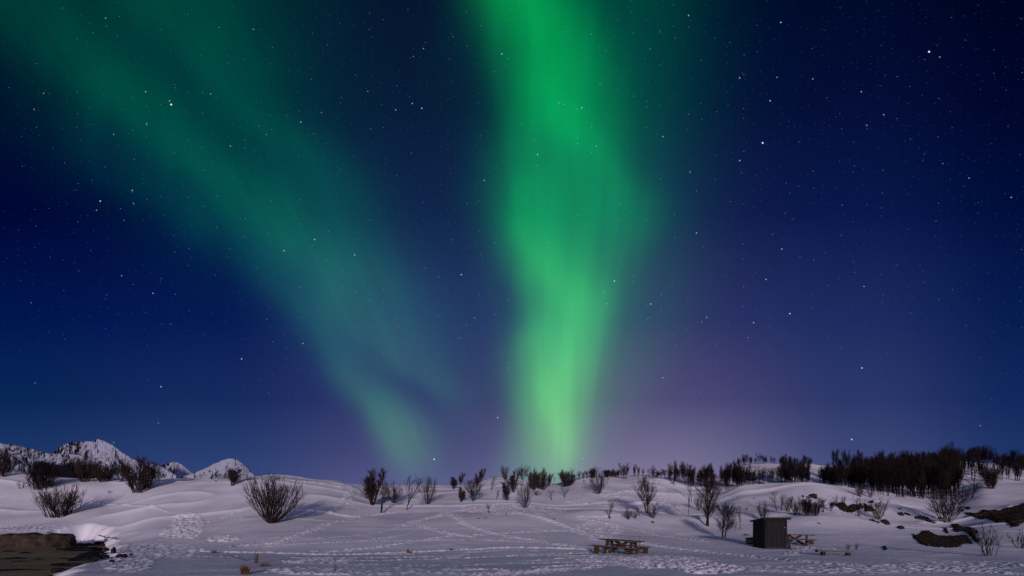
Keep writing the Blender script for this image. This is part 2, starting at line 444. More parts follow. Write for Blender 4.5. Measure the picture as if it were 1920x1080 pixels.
# soften seams between survey lines
k = np.exp(-np.linspace(-2, 2, 17) ** 2); k /= k.sum()
C[:, 10:-8] = np.apply_along_axis(lambda r_: np.convolve(np.pad(r_, 8, 'edge'), k, 'valid'), 1, C[:, 10:-8])
YY = rows_Y[:, None] * np.ones_like(cols_P)[None]
XX = (cols_P[None] - 960) / F * YY
ZZ = EYE + (HOR - C) * YY / F

def sst(a, b, x):
    t = np.clip((x - a) / (b - a), 0, 1)
    return t * t * (3 - 2 * t)

hill = sst(30, 52, YY) * (1 - sst(200, 400, YY))
ZZ += hill * (.42 * vnoise(XX / 15, YY / 11, 1) + .22 * vnoise(XX / 6.5 + 9, YY / 5, 2) * sst(36, 60, YY))
ZZ += (.06 + .06 * hill) * vnoise(XX / 3.2 + 4, YY / 4.4, 3) * (1 - sst(150, 300, YY))
ZZ += .018 * vnoise(XX / 1.1, YY / 1.3, 4) * (1 - sst(90, 150, YY))
# ridged drifts on the hill
rg = 1 - np.abs(vnoise(XX / 10 + 3, YY / 4.5 + 2, 5)) * 2
ZZ += hill * sst(36, 55, YY) * .22 * np.clip(rg, 0, 1) ** 2
# mound above the tracks in the middle, hollow before it
ZZ += .55 * np.exp(-(((XX + 3) / 9) ** 2 + ((YY - 47) / 4.5) ** 2))
ZZ += .5 * np.exp(-(((XX - 8.5) / 4) ** 2 + ((YY - 52) / 3) ** 2))
ZZ += .5 * np.exp(-(((XX - 31) / 6) ** 2 + ((YY - 50) / 3) ** 2))

# the tidal flat at the lower left
SANDZ = -.30
def flat_xy(px, py, z=SANDZ):
    y = F * (EYE - z) / (py - HOR)
    return ((px - 960) / F * y, y)
FLATP = [flat_xy(*p) for p in [(-420, 1024), (-100, 1024), (60, 1024), (118, 1021), (150, 1020), (185, 1021), (200, 1025), (196, 1034), (182, 1044), (160, 1056), (138, 1064), (104, 1074), (70, 1084), (40, 1100), (-40, 1120), (-420, 1150)]]
sel = (XX < -8) & (XX > -90) & (YY > 8) & (YY < 70)
fx, fy = XX[sel], YY[sel]
fd = polydist(fx, fy, FLATP) + .25 * vnoise(fx / .9, fy / .9, 6) + .35 * vnoise(fx / 2.6, fy / 2.6, 7)
fin = inpoly(fx, fy, FLATP)
fd = np.where(fin, -fd, fd)
bank = sst(-.4, 1.25, fd)
far_bank = sst(38, 46, fy)
z0 = ZZ[sel]
edge = np.minimum(z0, SANDZ + .25 + .55 * np.maximum(fd, 0))                 # gentle near shore
z1 = np.where(fy > 38, z0, edge * (1 - sst(3, 5, fd)) + z0 * sst(3, 5, fd))
ZZ[sel] = (SANDZ - .25) * (1 - bank) + z1 * bank

BASEZ = ZZ.copy()
c_lo, c_hi = 10, len(cols_P) - 8

def screen_rows(px):
    j = np.interp(px, cols_P, np.arange(len(cols_P)))
    a = int(j); f = j - a; b = min(a + 1, len(cols_P) - 1)
    z = BASEZ[:, a] * (1 - f) + BASEZ[:, b] * f
    return z

def hit(px, py):
    """first point of the slope seen along a bearing at a given height in the picture"""
    z = screen_rows(px)
    s = HOR - (z - EYE) * F / rows_Y
    ok = np.nonzero((s <= py) & (rows_Y > 5))[0]
    if len(ok) == 0:
        i = int(np.argmin(s[:1000])); y = rows_Y[i]
        return Vector(((px - 960) / F * y, y, z[i]))
    i = ok[0]
    if i == 0:
        return Vector(((px - 960) / F * rows_Y[0], rows_Y[0], z[0]))
    t = (s[i - 1] - py) / max(s[i - 1] - s[i], 1e-6); t = min(max(t, 0), 1)
    y = rows_Y[i - 1] * (1 - t) + rows_Y[i] * t
    zz = z[i - 1] * (1 - t) + z[i] * t
    return Vector(((px - 960) / F * y, y, zz))

def at_depth(px, y):
    z = np.interp(y, rows_Y, screen_rows(px))
    return Vector(((px - 960) / F * y, y, float(z)))

# trodden snow: every boot and ski mark is real relief
rng = np.random.RandomState(11)
MARK = np.zeros_like(ZZ)
def splat(x, y, r, h):
    r *= .50; h *= .62
    px = 960 + F * x / y
    rp = 3.0 * r * F / y
    a = np.searchsorted(cols_P, px - rp); b = np.searchsorted(cols_P, px + rp) + 1
    ry = 2.2 * max(r, y * .0042)
    i = np.searchsorted(rows_Y, y - ry); j = np.searchsorted(rows_Y, y + ry) + 1
    if b - a < 2 or j - i < 2: return
    dx_ = (XX[i:j, a:b] - x) / max(r * 1.15, y * .0022); dy_ = (YY[i:j, a:b] - y) / max(r, y * .0034)
    MARK[i:j, a:b] += h * np.exp(-(dx_ ** 2 + dy_ ** 2) * 1.6)

def track(pts, width=.35, step=.3, n=2, hgt=.075):
    P = [hit(*p) for p in pts]
    for a, b in zip(P[:-1], P[1:]):
        ln = (b - a).length
        if ln > 40: continue
        for s in np.arange(0, ln, step * .42):
            q = a + (b - a) * (s / ln)
            sc = .8 + .012 * q.y
            for _ in range(n):
                ox, oy = rng.normal(0, width * .5, 2)
                splat(q.x + ox, q.y + oy, rng.uniform(.07, .17) * sc, rng.uniform(.35, 1.2) * hgt * sc)
                if rng.rand() < .6:
                    splat(q.x + ox + rng.normal(0, .1), q.y + oy - .2, rng.uniform(.08, .14), -rng.uniform(.3, .9) * hgt)

def ski(pts, hgt=.05, width=.10):
    hgt *= 1.9; width *= 1.35
    P = [hit(*p) for p in pts]
    for a, b in zip(P[:-1], P[1:]):
        ln = (b - a).length
        if ln > 40: continue
        for s in np.arange(0, ln, .13):
            q = a + (b - a) * (s / ln)
            splat(q.x + rng.normal(0, .03), q.y + rng.normal(0, .04), width, hgt * rng.uniform(.5, 1.6) * (rng.rand() < .9))

def zone(cx, cy, rx, ry, n, hgt=.09):
    for _ in range(int(n * 2.6)):
        a = rng.uniform(0, 6.28); r_ = math.sqrt(rng.rand())
        q = hit(cx + rx * r_ * math.cos(a), cy + ry * r_ * math.sin(a))
        sc = .8 + .012 * q.y
        splat(q.x, q.y, rng.uniform(.08, .2) * sc, rng.uniform(.3, 1.3) * hgt * sc)
        splat(q.x + rng.normal(0, .15), q.y - .25, rng.uniform(.1, .18) * sc, -rng.uniform(.3, 1) * hgt)

track([(440, 1023), (515, 1019), (560, 1003), (600, 990), (620, 982), (650, 975), (700, 965), (740, 960)], .4, .3, 3, .085)
ski([(495, 1024), (550, 1015), (600, 1009), (680, 1003), (730, 995), (760, 982)])
ski([(500, 1025), (600, 1018), (680, 1014), (760, 1003), (790, 987)])
ski([(470, 1018), (520, 1008), (560, 995), (575, 985)], .04)
ski([(610, 1018), (700, 1015), (800, 1013), (880, 1012), (960, 1014), (1010, 1018), (1060, 1023)], .06)
track([(360, 1034), (440, 1035), (520, 1037), (600, 1040), (680, 1039), (760, 1036), (850, 1031), (920, 1028), (1000, 1027), (1060, 1028), (1110, 1031)], .22, .22, 3, .08)
track([(600, 1037), (660, 1030), (720, 1024), (790, 1013), (850, 1004), (920, 1001), (1000, 997), (1060, 994)], .3, .3, 2, .08)
track([(790, 985), (815, 993), (840, 1000), (890, 1007)], .45, .3, 3)
track([(755, 985), (800, 972), (830, 965), (850, 958), (880, 955), (925, 955)], .7, .3, 4, .09)
track([(845, 965), (870, 980), (900, 992), (920, 998), (960, 1008), (1000, 1012), (1050, 1021), (1085, 1025)], .4, .3, 3)
track([(530, 1052), (640, 1052), (700, 1051), (800, 1049), (880, 1046), (1000, 1040), (1100, 1037)], .18, .25, 2, .06)
track([(680, 1058), (760, 1060), (850, 1061), (950, 1056), (1040, 1055), (1130, 1053)], .2, .45, 1, .07)
ski([(540, 1046), (640, 1047), (720, 1046), (800, 1044), (880, 1040)], .05)
ski([(820, 1070), (900, 1068), (950, 1068)], .05); ski([(1000, 1064), (1100, 1059), (1130, 1058)], .05)
track([(880, 1078), (960, 1074), (1050, 1068), (1130, 1060), (1180, 1055), (1270, 1050), (1330, 1060), (1400, 1068)], .55, .25, 4, .08)
zone(1240, 1054, 90, 12, 420, .065); zone(1150, 1050, 70, 8, 160, .07); zone(1330, 1066, 60, 9, 160)
track([(880, 950), (900, 952), (960, 960), (1020, 972), (1060, 985), (1100, 998), (1140, 1008), (1200, 1018), (1260, 1027), (1340, 1036), (1420, 1044), (1500, 1052), (1600, 1060), (1700, 1066), (1800, 1070), (1900, 1075)], .6, .22, 5, .07)
ski([(960, 960), (1020, 972), (1060, 985), (1100, 998), (1140, 1008), (1200, 1018), (1260, 1027), (1340, 1036), (1420, 1044), (1500, 1052), (1600, 1060)], .07, .30)
ski([(640, 914), (676, 922)], .1, .4); ski([(1180, 945), (1215, 941), (1250, 944)], .12, .5)
track([(1050, 985), (1085, 992), (1105, 1003), (1115, 1012)], .6, .3, 3, .07)
track([(1090, 972), (1150, 983), (1200, 995), (1260, 1008), (1320, 1016)], .7, .25, 4, .06)
zone(1120, 992, 50, 14, 260, .07); zone(940, 955, 80, 9, 260, .09); zone(1000, 958, 60, 8, 120, .08)
ski([(1270, 1000), (1330, 1008), (1400, 1020)], .05)
ski([(170, 941), (240, 946), (290, 950), (318, 960)], .06)
zone(352, 985, 30, 24, 260, .12); zone(340, 1000, 40, 10, 90, .1); zone(420, 1010, 30, 6, 50, .1)
track([(390, 980), (420, 970), (450, 955), (470, 948)], .5, .4, 2, .09)
track([(650, 945), (656, 928), (668, 921), (690, 918)], .7, .35, 4, .12)
track([(545, 900), (600, 906), (640, 914), (676, 922)], .7, .4, 3, .12)
ski([(620, 960), (640, 946), (652, 940)], .06)
track([(1130, 927), (1165, 922), (1200, 908), (1232, 898)], .5, .45, 2, .1)
track([(1120, 926), (1160, 932), (1210, 935), (1260, 948)], .9, .4, 4, .11)
ski([(1060, 940), (1110, 947), (1160, 953)], .08); ski([(1080, 969), (1130, 968), (1165, 965)], .08)
track([(1228, 905), (1240, 925), (1248, 945), (1252, 958)], 1.0, .4, 4, .1)
ski([(1360, 932), (1400, 930), (1440, 944)], .07); ski([(1340, 945), (1390, 947)], .08)
track([(1480, 1040), (1500, 1030), (1515, 1026), (1560, 1030)], .5, .3, 4, .06)
zone(290, 1032, 95, 14, 330, .055); zone(240, 1055, 50, 18, 160, .05); zone(60, 990, 70, 6, 60, .08)
zone(700, 1070, 220, 8, 90, .05); zone(1620, 1066, 260, 8, 260, .05); zone(1800, 1060, 120, 8, 140, .05)
for _ in range(15):       # lone streaks of old ski tracks across the flat
    y0 = rng.uniform(1030, 1078); x0 = rng.uniform(230, 1050)
    ski([(x0, y0), (x0 + rng.uniform(40, 160), y0 - rng.uniform(-1, 3))], .05)

LIM = .042 + .0016 * YY
ZZ += LIM * np.tanh(MARK / LIM)
ZZ += .012 * vnoise(XX / 1.5 + 7, YY / .38, 8) * sst(-.2, .6, vnoise(XX / 9, YY / 6, 9)) * (1 - sst(40, 70, YY))
# fan-shaped survey sheet plus the strip behind the camera, one sheet
Pg = np.stack([XX, YY, ZZ], -1)
back = Pg[0:1].copy(); back[..., 1] = -400.0; back[..., 0] *= 260.0; back[..., 2] = Pg[0:1, :, 2].mean()
ground = grid_mesh('snowfield', np.concatenate([back, Pg], 0), None, SNOW)
tag(ground, 'pale trampled snow rising from the flat foreground to the ridges', kind='structure')

fp = [Vector((x, y, SANDZ)) for x, y in FLATP]
cx = sum(p.x for p in fp) / len(fp); cy = sum(p.y for p in fp) / len(fp)
gx, gy = np.meshgrid(np.linspace(-75, -10, 120), np.linspace(9, 60, 110))
gz = SANDZ + .03 * vnoise(gx / 2.5, gy / 1.2, 21)
kin = inpoly(gx, gy, [(cx + (p.x - cx) * 1.12, cy + (p.y - cy) * 1.12) for p in fp])
kk = kin[:-1, :-1] & kin[1:, 1:] & kin[:-1, 1:] & kin[1:, :-1]
flat = grid_mesh('sand_flat', np.stack([gx, gy, gz], -1), kk, SAND)
tag(flat, 'dark grey brown wet sand at the lower left corner', kind='structure')

# ------------------------------------------------------------------ far mountains
def mountain_mat(name, rock_lo, rock_hi, scale, stretch):
    m, t, p = mat(name)
    tcn = t.nodes.new('ShaderNodeTexCoord'); mpn = t.nodes.new('ShaderNodeMapping')
    mpn.inputs['Scale'].default_value = stretch
    t.links.new(tcn.outputs['Object'], mpn.inputs[0])
    n1 = t.nodes.new('ShaderNodeTexNoise'); n1.inputs['Scale'].default_value = scale; n1.inputs['Detail'].default_value = 7; n1.inputs['Roughness'].default_value = .72
    n1.inputs['Distortion'].default_value = .6
    t.links.new(mpn.outputs[0], n1.inputs['Vector'])
    at = t.nodes.new('ShaderNodeAttribute'); at.attribute_name = 'rockiness'
    ad = t.nodes.new('ShaderNodeMath'); ad.operation = 'ADD'
    t.links.new(n1.outputs[0], ad.inputs[0]); t.links.new(at.outputs['Fac'], ad.inputs[1])
    r = t.nodes.new('ShaderNodeValToRGB')
    r.color_ramp.elements[0].position = rock_lo; r.color_ramp.elements[0].color = (.36, .39, .46, 1)  # snow dimmed and blued: distance haze put into its colour
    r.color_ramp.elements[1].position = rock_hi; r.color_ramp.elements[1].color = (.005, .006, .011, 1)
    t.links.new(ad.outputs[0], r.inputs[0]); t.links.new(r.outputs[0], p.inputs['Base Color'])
    p.inputs['Roughness'].default_value = .9
    p.inputs['Specular IOR Level'].default_value = .1
    return m

def mountain(name, sil, depth, steep, seed, m, rock, label, ridge_amp):
    """heightfield mountain: crest from the skyline survey, gullied face towards the viewer, plain back"""
    xs = np.arange(sil[0][0], sil[-1][0] + .01, .5)
    cp = np.interp(xs, [s[0] for s in sil], [s[1] for s in sil])
    cp += .9 * vnoise(xs / 5, xs * 0 + seed, seed) + .5 * vnoise(xs / 1.8, xs * 0 + seed, seed + 1)
    X = (xs - 960) / F * depth
    crest = EYE + (HOR - cp) * depth / F
    T = np.concatenate([np.linspace(-1, 0, 10, endpoint=False), np.linspace(0, 1, 150)])
    P = np.zeros((len(T), len(xs), 3)); rk = np.zeros((len(T), len(xs)))
    H = crest.max(); Xc = X / H; G = np.zeros_like(rk)
    for i, t in enumerate(T):
        run = crest * steep * abs(t)
        P[i, :, 1] = depth - run if t > 0 else depth + run
        P[i, :, 0] = X * P[i, :, 1] / depth
        w = Xc + .10 * vnoise(Xc * 5, t * 4 + 0 * X, seed + 7)
        g = 0; am = 1.0; fr = 6.0
        for o_ in range(5):           # gullies run down the fall line
            g = g + am * np.abs(vnoise(w * fr + t * .5, abs(t) * fr * .45 + 0 * X, seed + 2 + o_)); am *= .55; fr *= 2.0
        G[i] = g
        P[i, :, 2] = crest * (1 - abs(t)) ** 1.05 - ridge_amp * H * g * min(1, abs(t) * 7 + .03) * (1 - abs(t)) - 3
        rk[i] = rock(xs, abs(t))
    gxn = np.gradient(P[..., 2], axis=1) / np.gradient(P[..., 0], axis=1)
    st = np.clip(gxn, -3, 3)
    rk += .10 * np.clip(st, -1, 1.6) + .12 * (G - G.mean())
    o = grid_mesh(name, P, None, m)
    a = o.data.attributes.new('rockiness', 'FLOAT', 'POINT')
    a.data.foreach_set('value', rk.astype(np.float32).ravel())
    tag(o, label, 'mountain', kind='structure')
    return o

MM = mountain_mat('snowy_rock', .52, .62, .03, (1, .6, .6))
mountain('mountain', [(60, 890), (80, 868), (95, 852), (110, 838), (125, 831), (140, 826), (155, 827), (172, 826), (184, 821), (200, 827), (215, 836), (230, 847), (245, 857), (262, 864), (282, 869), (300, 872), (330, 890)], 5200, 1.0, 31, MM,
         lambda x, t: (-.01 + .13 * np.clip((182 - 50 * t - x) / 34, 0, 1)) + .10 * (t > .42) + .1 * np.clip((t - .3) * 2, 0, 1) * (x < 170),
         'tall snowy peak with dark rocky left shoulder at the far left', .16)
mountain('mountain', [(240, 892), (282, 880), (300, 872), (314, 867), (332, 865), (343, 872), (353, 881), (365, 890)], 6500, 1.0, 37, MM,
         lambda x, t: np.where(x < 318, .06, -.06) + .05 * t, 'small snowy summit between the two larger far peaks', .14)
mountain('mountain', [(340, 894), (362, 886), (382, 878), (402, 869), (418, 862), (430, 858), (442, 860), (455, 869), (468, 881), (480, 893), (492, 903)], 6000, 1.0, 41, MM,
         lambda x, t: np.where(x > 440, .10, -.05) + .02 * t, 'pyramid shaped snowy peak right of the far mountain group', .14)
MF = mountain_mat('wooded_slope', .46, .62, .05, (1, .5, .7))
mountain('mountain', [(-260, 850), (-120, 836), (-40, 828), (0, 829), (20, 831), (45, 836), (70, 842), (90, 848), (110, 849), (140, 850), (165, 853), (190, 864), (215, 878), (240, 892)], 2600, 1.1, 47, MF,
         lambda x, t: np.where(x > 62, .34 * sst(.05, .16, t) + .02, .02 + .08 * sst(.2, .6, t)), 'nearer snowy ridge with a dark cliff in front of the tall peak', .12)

# ------------------------------------------------------------------ bare plants
class Tubes:
    def __init__(self): self.v, self.f = [], []
    def tube(self, pts, rad, sides=3):
        base = len(self.v); n = len(pts)
        for i, p in enumerate(pts):
            d = (pts[min(i + 1, n - 1)] - pts[max(i - 1, 0)])
            if d.length < 1e-6: d = Vector((0, 0, 1))
            d.normalize()
            a = d.cross(Vector((.31, .87, .2))).normalized(); b = d.cross(a)
            for k_ in range(sides):
                th = 6.2832 * k_ / sides
                self.v.append(p + (a * math.cos(th) + b * math.sin(th)) * rad[i])
        for i in range(n - 1):
            for k_ in range(sides):
                q = base + i * sides + k_; w = base + i * sides + (k_ + 1) % sides
                self.f.append((q, w, w + sides, q + sides))
        self.f.append(tuple(base + (n - 1) * sides + k_ for k_ in range(sides)))
    def obj(self, name, m, parent=None):
        return mesh_obj(name, self.v, self.f, m, parent)

def walk(rnd, p, d, ln, seg, up, jit):
    pts = [p.copy()]; d = d.normalized()
    for _ in range(seg):
        d = (d + Vector((rnd.gauss(0, jit), rnd.gauss(0, jit), rnd.gauss(0, jit * .6) + up / seg))).normalized()
        p = p + d * (ln / seg); pts.append(p.copy())
    return pts

def side(rnd, d, ang):
    ax = d.cross(Vector((rnd.gauss(0, 1), rnd.gauss(0, 1), rnd.gauss(0, 1))))
    if ax.length < 1e-4: ax = Vector((1, 0, 0))
    return Quaternion(ax.normalized(), ang) @ d

def plant(seed, stems, spread, r0, nb, ang, blen, shape, nt_, tlen, up=.35, start=.25, jit=.07, base=.05, tr=.006, hv=.3, tw2=0, up_b=.35):
    """unit-height leafless plant -> (stems, twigs)"""
    rnd = random.Random(seed)
    A_, B_ = Tubes(), Tubes()
    for s in range(stems):
        az = 6.2832 * (s + rnd.random()) / stems
        til = spread * (rnd.random() ** .7 if stems > 1 else rnd.random() * .3)
        d = Vector((math.sin(til) * math.cos(az), math.sin(til) * math.sin(az), math.cos(til)))
        h = (1 - hv * rnd.random()) * (1 - .22 * (til / spread) ** 2 if stems > 8 else 1)
        p0 = Vector((math.cos(az) * base * rnd.random(), math.sin(az) * base * rnd.random(), -.04))
        pts = walk(rnd, p0, d, h, 7, up, jit)
        rr = [r0 * (1 - .8 * i / 7) * (.7 + .5 * rnd.random()) for i in range(8)]
        rr[-1] = tr
        A_.tube(pts, rr, 4)
        for b in range(nb):
            t = start + (1 - start) * (b + rnd.random()) / nb
            i = min(int(t * 7), 6); f = t * 7 - i
            p = pts[i].lerp(pts[i + 1], f); sd = (pts[i + 1] - pts[i]).normalized()
            bl = blen * shape((t - start) / (1 - start)) * (.6 + .7 * rnd.random())
            bd = side(rnd, sd, ang * (.7 + .6 * rnd.random()))
            bp = walk(rnd, p, bd, bl, 4, up_b, .05)
            br = max(r0 * .4 * (1 - .6 * t), tr)
            B_.tube(bp, [br, br * .8, br * .65, br * .5 + tr * .2, tr * .6])
            for w in range(nt_):
                tt = .2 + .8 * (w + rnd.random()) / nt_
                j = min(int(tt * 4), 3); g = tt * 4 - j
                tp = bp[j].lerp(bp[j + 1], g); td = side(rnd, (bp[j + 1] - bp[j]).normalized(), .18 + .38 * rnd.random())
                tl = tlen * (.5 + rnd.random()) * (1.1 - .5 * tt)
                tq = walk(rnd, tp, td, tl, 2, .3, .04)
                B_.tube(tq, [tr, tr * .8, tr * .5])
                for _ in range(tw2):
                    g2 = rnd.random()
                    a2 = tq[0].lerp(tq[2], g2)
                    B_.tube([a2, a2 + side(rnd, td, .5) * tl * .55], [tr * .75, tr * .45])
    return A_, B_

PROTO = {}
def proto(kind, stem_name, twig_name, builds):
    PROTO[kind] = []
    for (A_, B_), tm in builds:
        vs = np.array([tuple(v) for v in A_.v + B_.v])
        hgt = float(np.percentile(vs[:, 2], 99.5)); wid = float(np.percentile(vs[:, 0], 98) - np.percentile(vs[:, 0], 2))
        a = bpy.data.meshes.new(stem_name); a.from_pydata([tuple(v) for v in A_.v], [], A_.f); a.materials.append(BARK if tm is TWIG else TWIG2)
        b = bpy.data.meshes.new(twig_name); b.from_pydata([tuple(v) for v in B_.v], [], B_.f); b.materials.append(tm)
        PROTO[kind].append((stem_name, a, twig_name, b, hgt, wid))

ovate = lambda t: .45 + .9 * math.sin(math.pi * min(t * .85 + .12, 1))
taper = lambda t: 1.15 - .85 * t
flatp = lambda t: 1.0
proto('fan', 'stems', 'twigs', [(plant(s, 44, .86, .0080, 6, .30, .30, taper, 3, .17, up=1.0, start=.22, tr=.0024, base=.05, up_b=.35, jit=.05, hv=.3), TWIG) for s in (1, 2, 71, 72)])
proto('tussock', 'stems', 'twigs', [(plant(s, 64, .50, .0075, 5, .30, .28, taper, 3, .16, up=.55, start=.2, tr=.0024, base=.24, up_b=.3, jit=.06, hv=.5), TWIG) for s in (3, 4)])
proto('dense', 'stems', 'twigs', [(plant(s, 26, .42, .0085, 11, .34, .25, ovate, 6, .16, up=.45, start=.10, tr=.0032, base=.17, up_b=.35, hv=.4, jit=.045), TWIG) for s in (5, 6, 7, 8)])
proto('loose', 'stems', 'twigs', [(plant(s, 14, .62, .0095, 9, .38, .25, ovate, 5, .15, up=.6, start=.18, tr=.0028, base=.08, up_b=.35, hv=.45, jit=.05), TWIG) for s in (11, 12, 13, 14, 15)])
proto('birch', 'trunk', 'crown', [(plant(s, 2, .14, .019, 44, .62, .34, ovate, 8, .15, up=.2, start=.18, tr=.0020, base=.03, up_b=.55, hv=.2, tw2=2, jit=.05), TWIG) for s in (21, 22, 23)])
proto('spire', 'trunk', 'crown', [(plant(s, 4, .18, .016, 26, .42, .24, taper, 7, .13, up=.3, start=.14, tr=.0036, base=.05, up_b=.5, hv=.4, tw2=1, jit=.04), TWIG) for s in (26, 27, 28)])
proto('sapling', 'trunk', 'crown', [(plant(s, 2, .20, .015, 12, .5, .30, ovate, 5, .13, up=.15, start=.34, tr=.0030, base=.01, jit=.08, up_b=.45, hv=.2), TWIG) for s in (31, 32, 33)])
proto('shoots', 'stems', 'twigs', [(plant(s, 11, .26, .007, 5, .32, .2, taper, 3, .1, up=.10, start=.3, tr=.0034, base=.12, jit=.025, hv=.5), TWIG) for s in (41, 42)])
proto('wood', 'trunk', 'crown', [(plant(s, 7, .20, .0085, 17, .30, .22, ovate, 6, .15, up=.3, start=.24, tr=.0024, base=.12, up_b=.35, hv=.5, tw2=1, jit=.03), TWIG2) for s in (51, 52, 53, 54, 55, 56)])
proto('sparse', 'trunk', 'crown', [(plant(s, 4, .14, .008, 11, .32, .22, ovate, 5, .13, up=.15, start=.3, tr=.0032, base=.10, up_b=.4, hv=.4, jit=.03), TWIG2) for s in (61, 62, 63)])

pr = random.Random(77)
def set_plant(name, kind, pos, hgt, wid, label, cat, group=None, lean=0.0, var=None):
    sn, a, tn, b, ph, pw = PROTO[kind][pr.randrange(len(PROTO[kind])) if var is None else var % len(PROTO[kind])]
    o = empty(name, (pos.x, pos.y, pos.z), 0, label, cat, group)
    sz = hgt / ph; sx = (wid / pw) if wid else sz * pr.uniform(.85, 1.15)
    o.scale = (sx, sx, sz)
    o.rotation_euler = (pr.gauss(0, .02), lean + pr.gauss(0, .02), 0)
    rz = pr.uniform(0, 6.28)
    for n_, me in ((sn, a), (tn, b)):
        c = bpy.data.objects.new(n_, me); COL.objects.link(c); c.parent = o
        c.rotation_euler = (0, 0, rz)
    return o

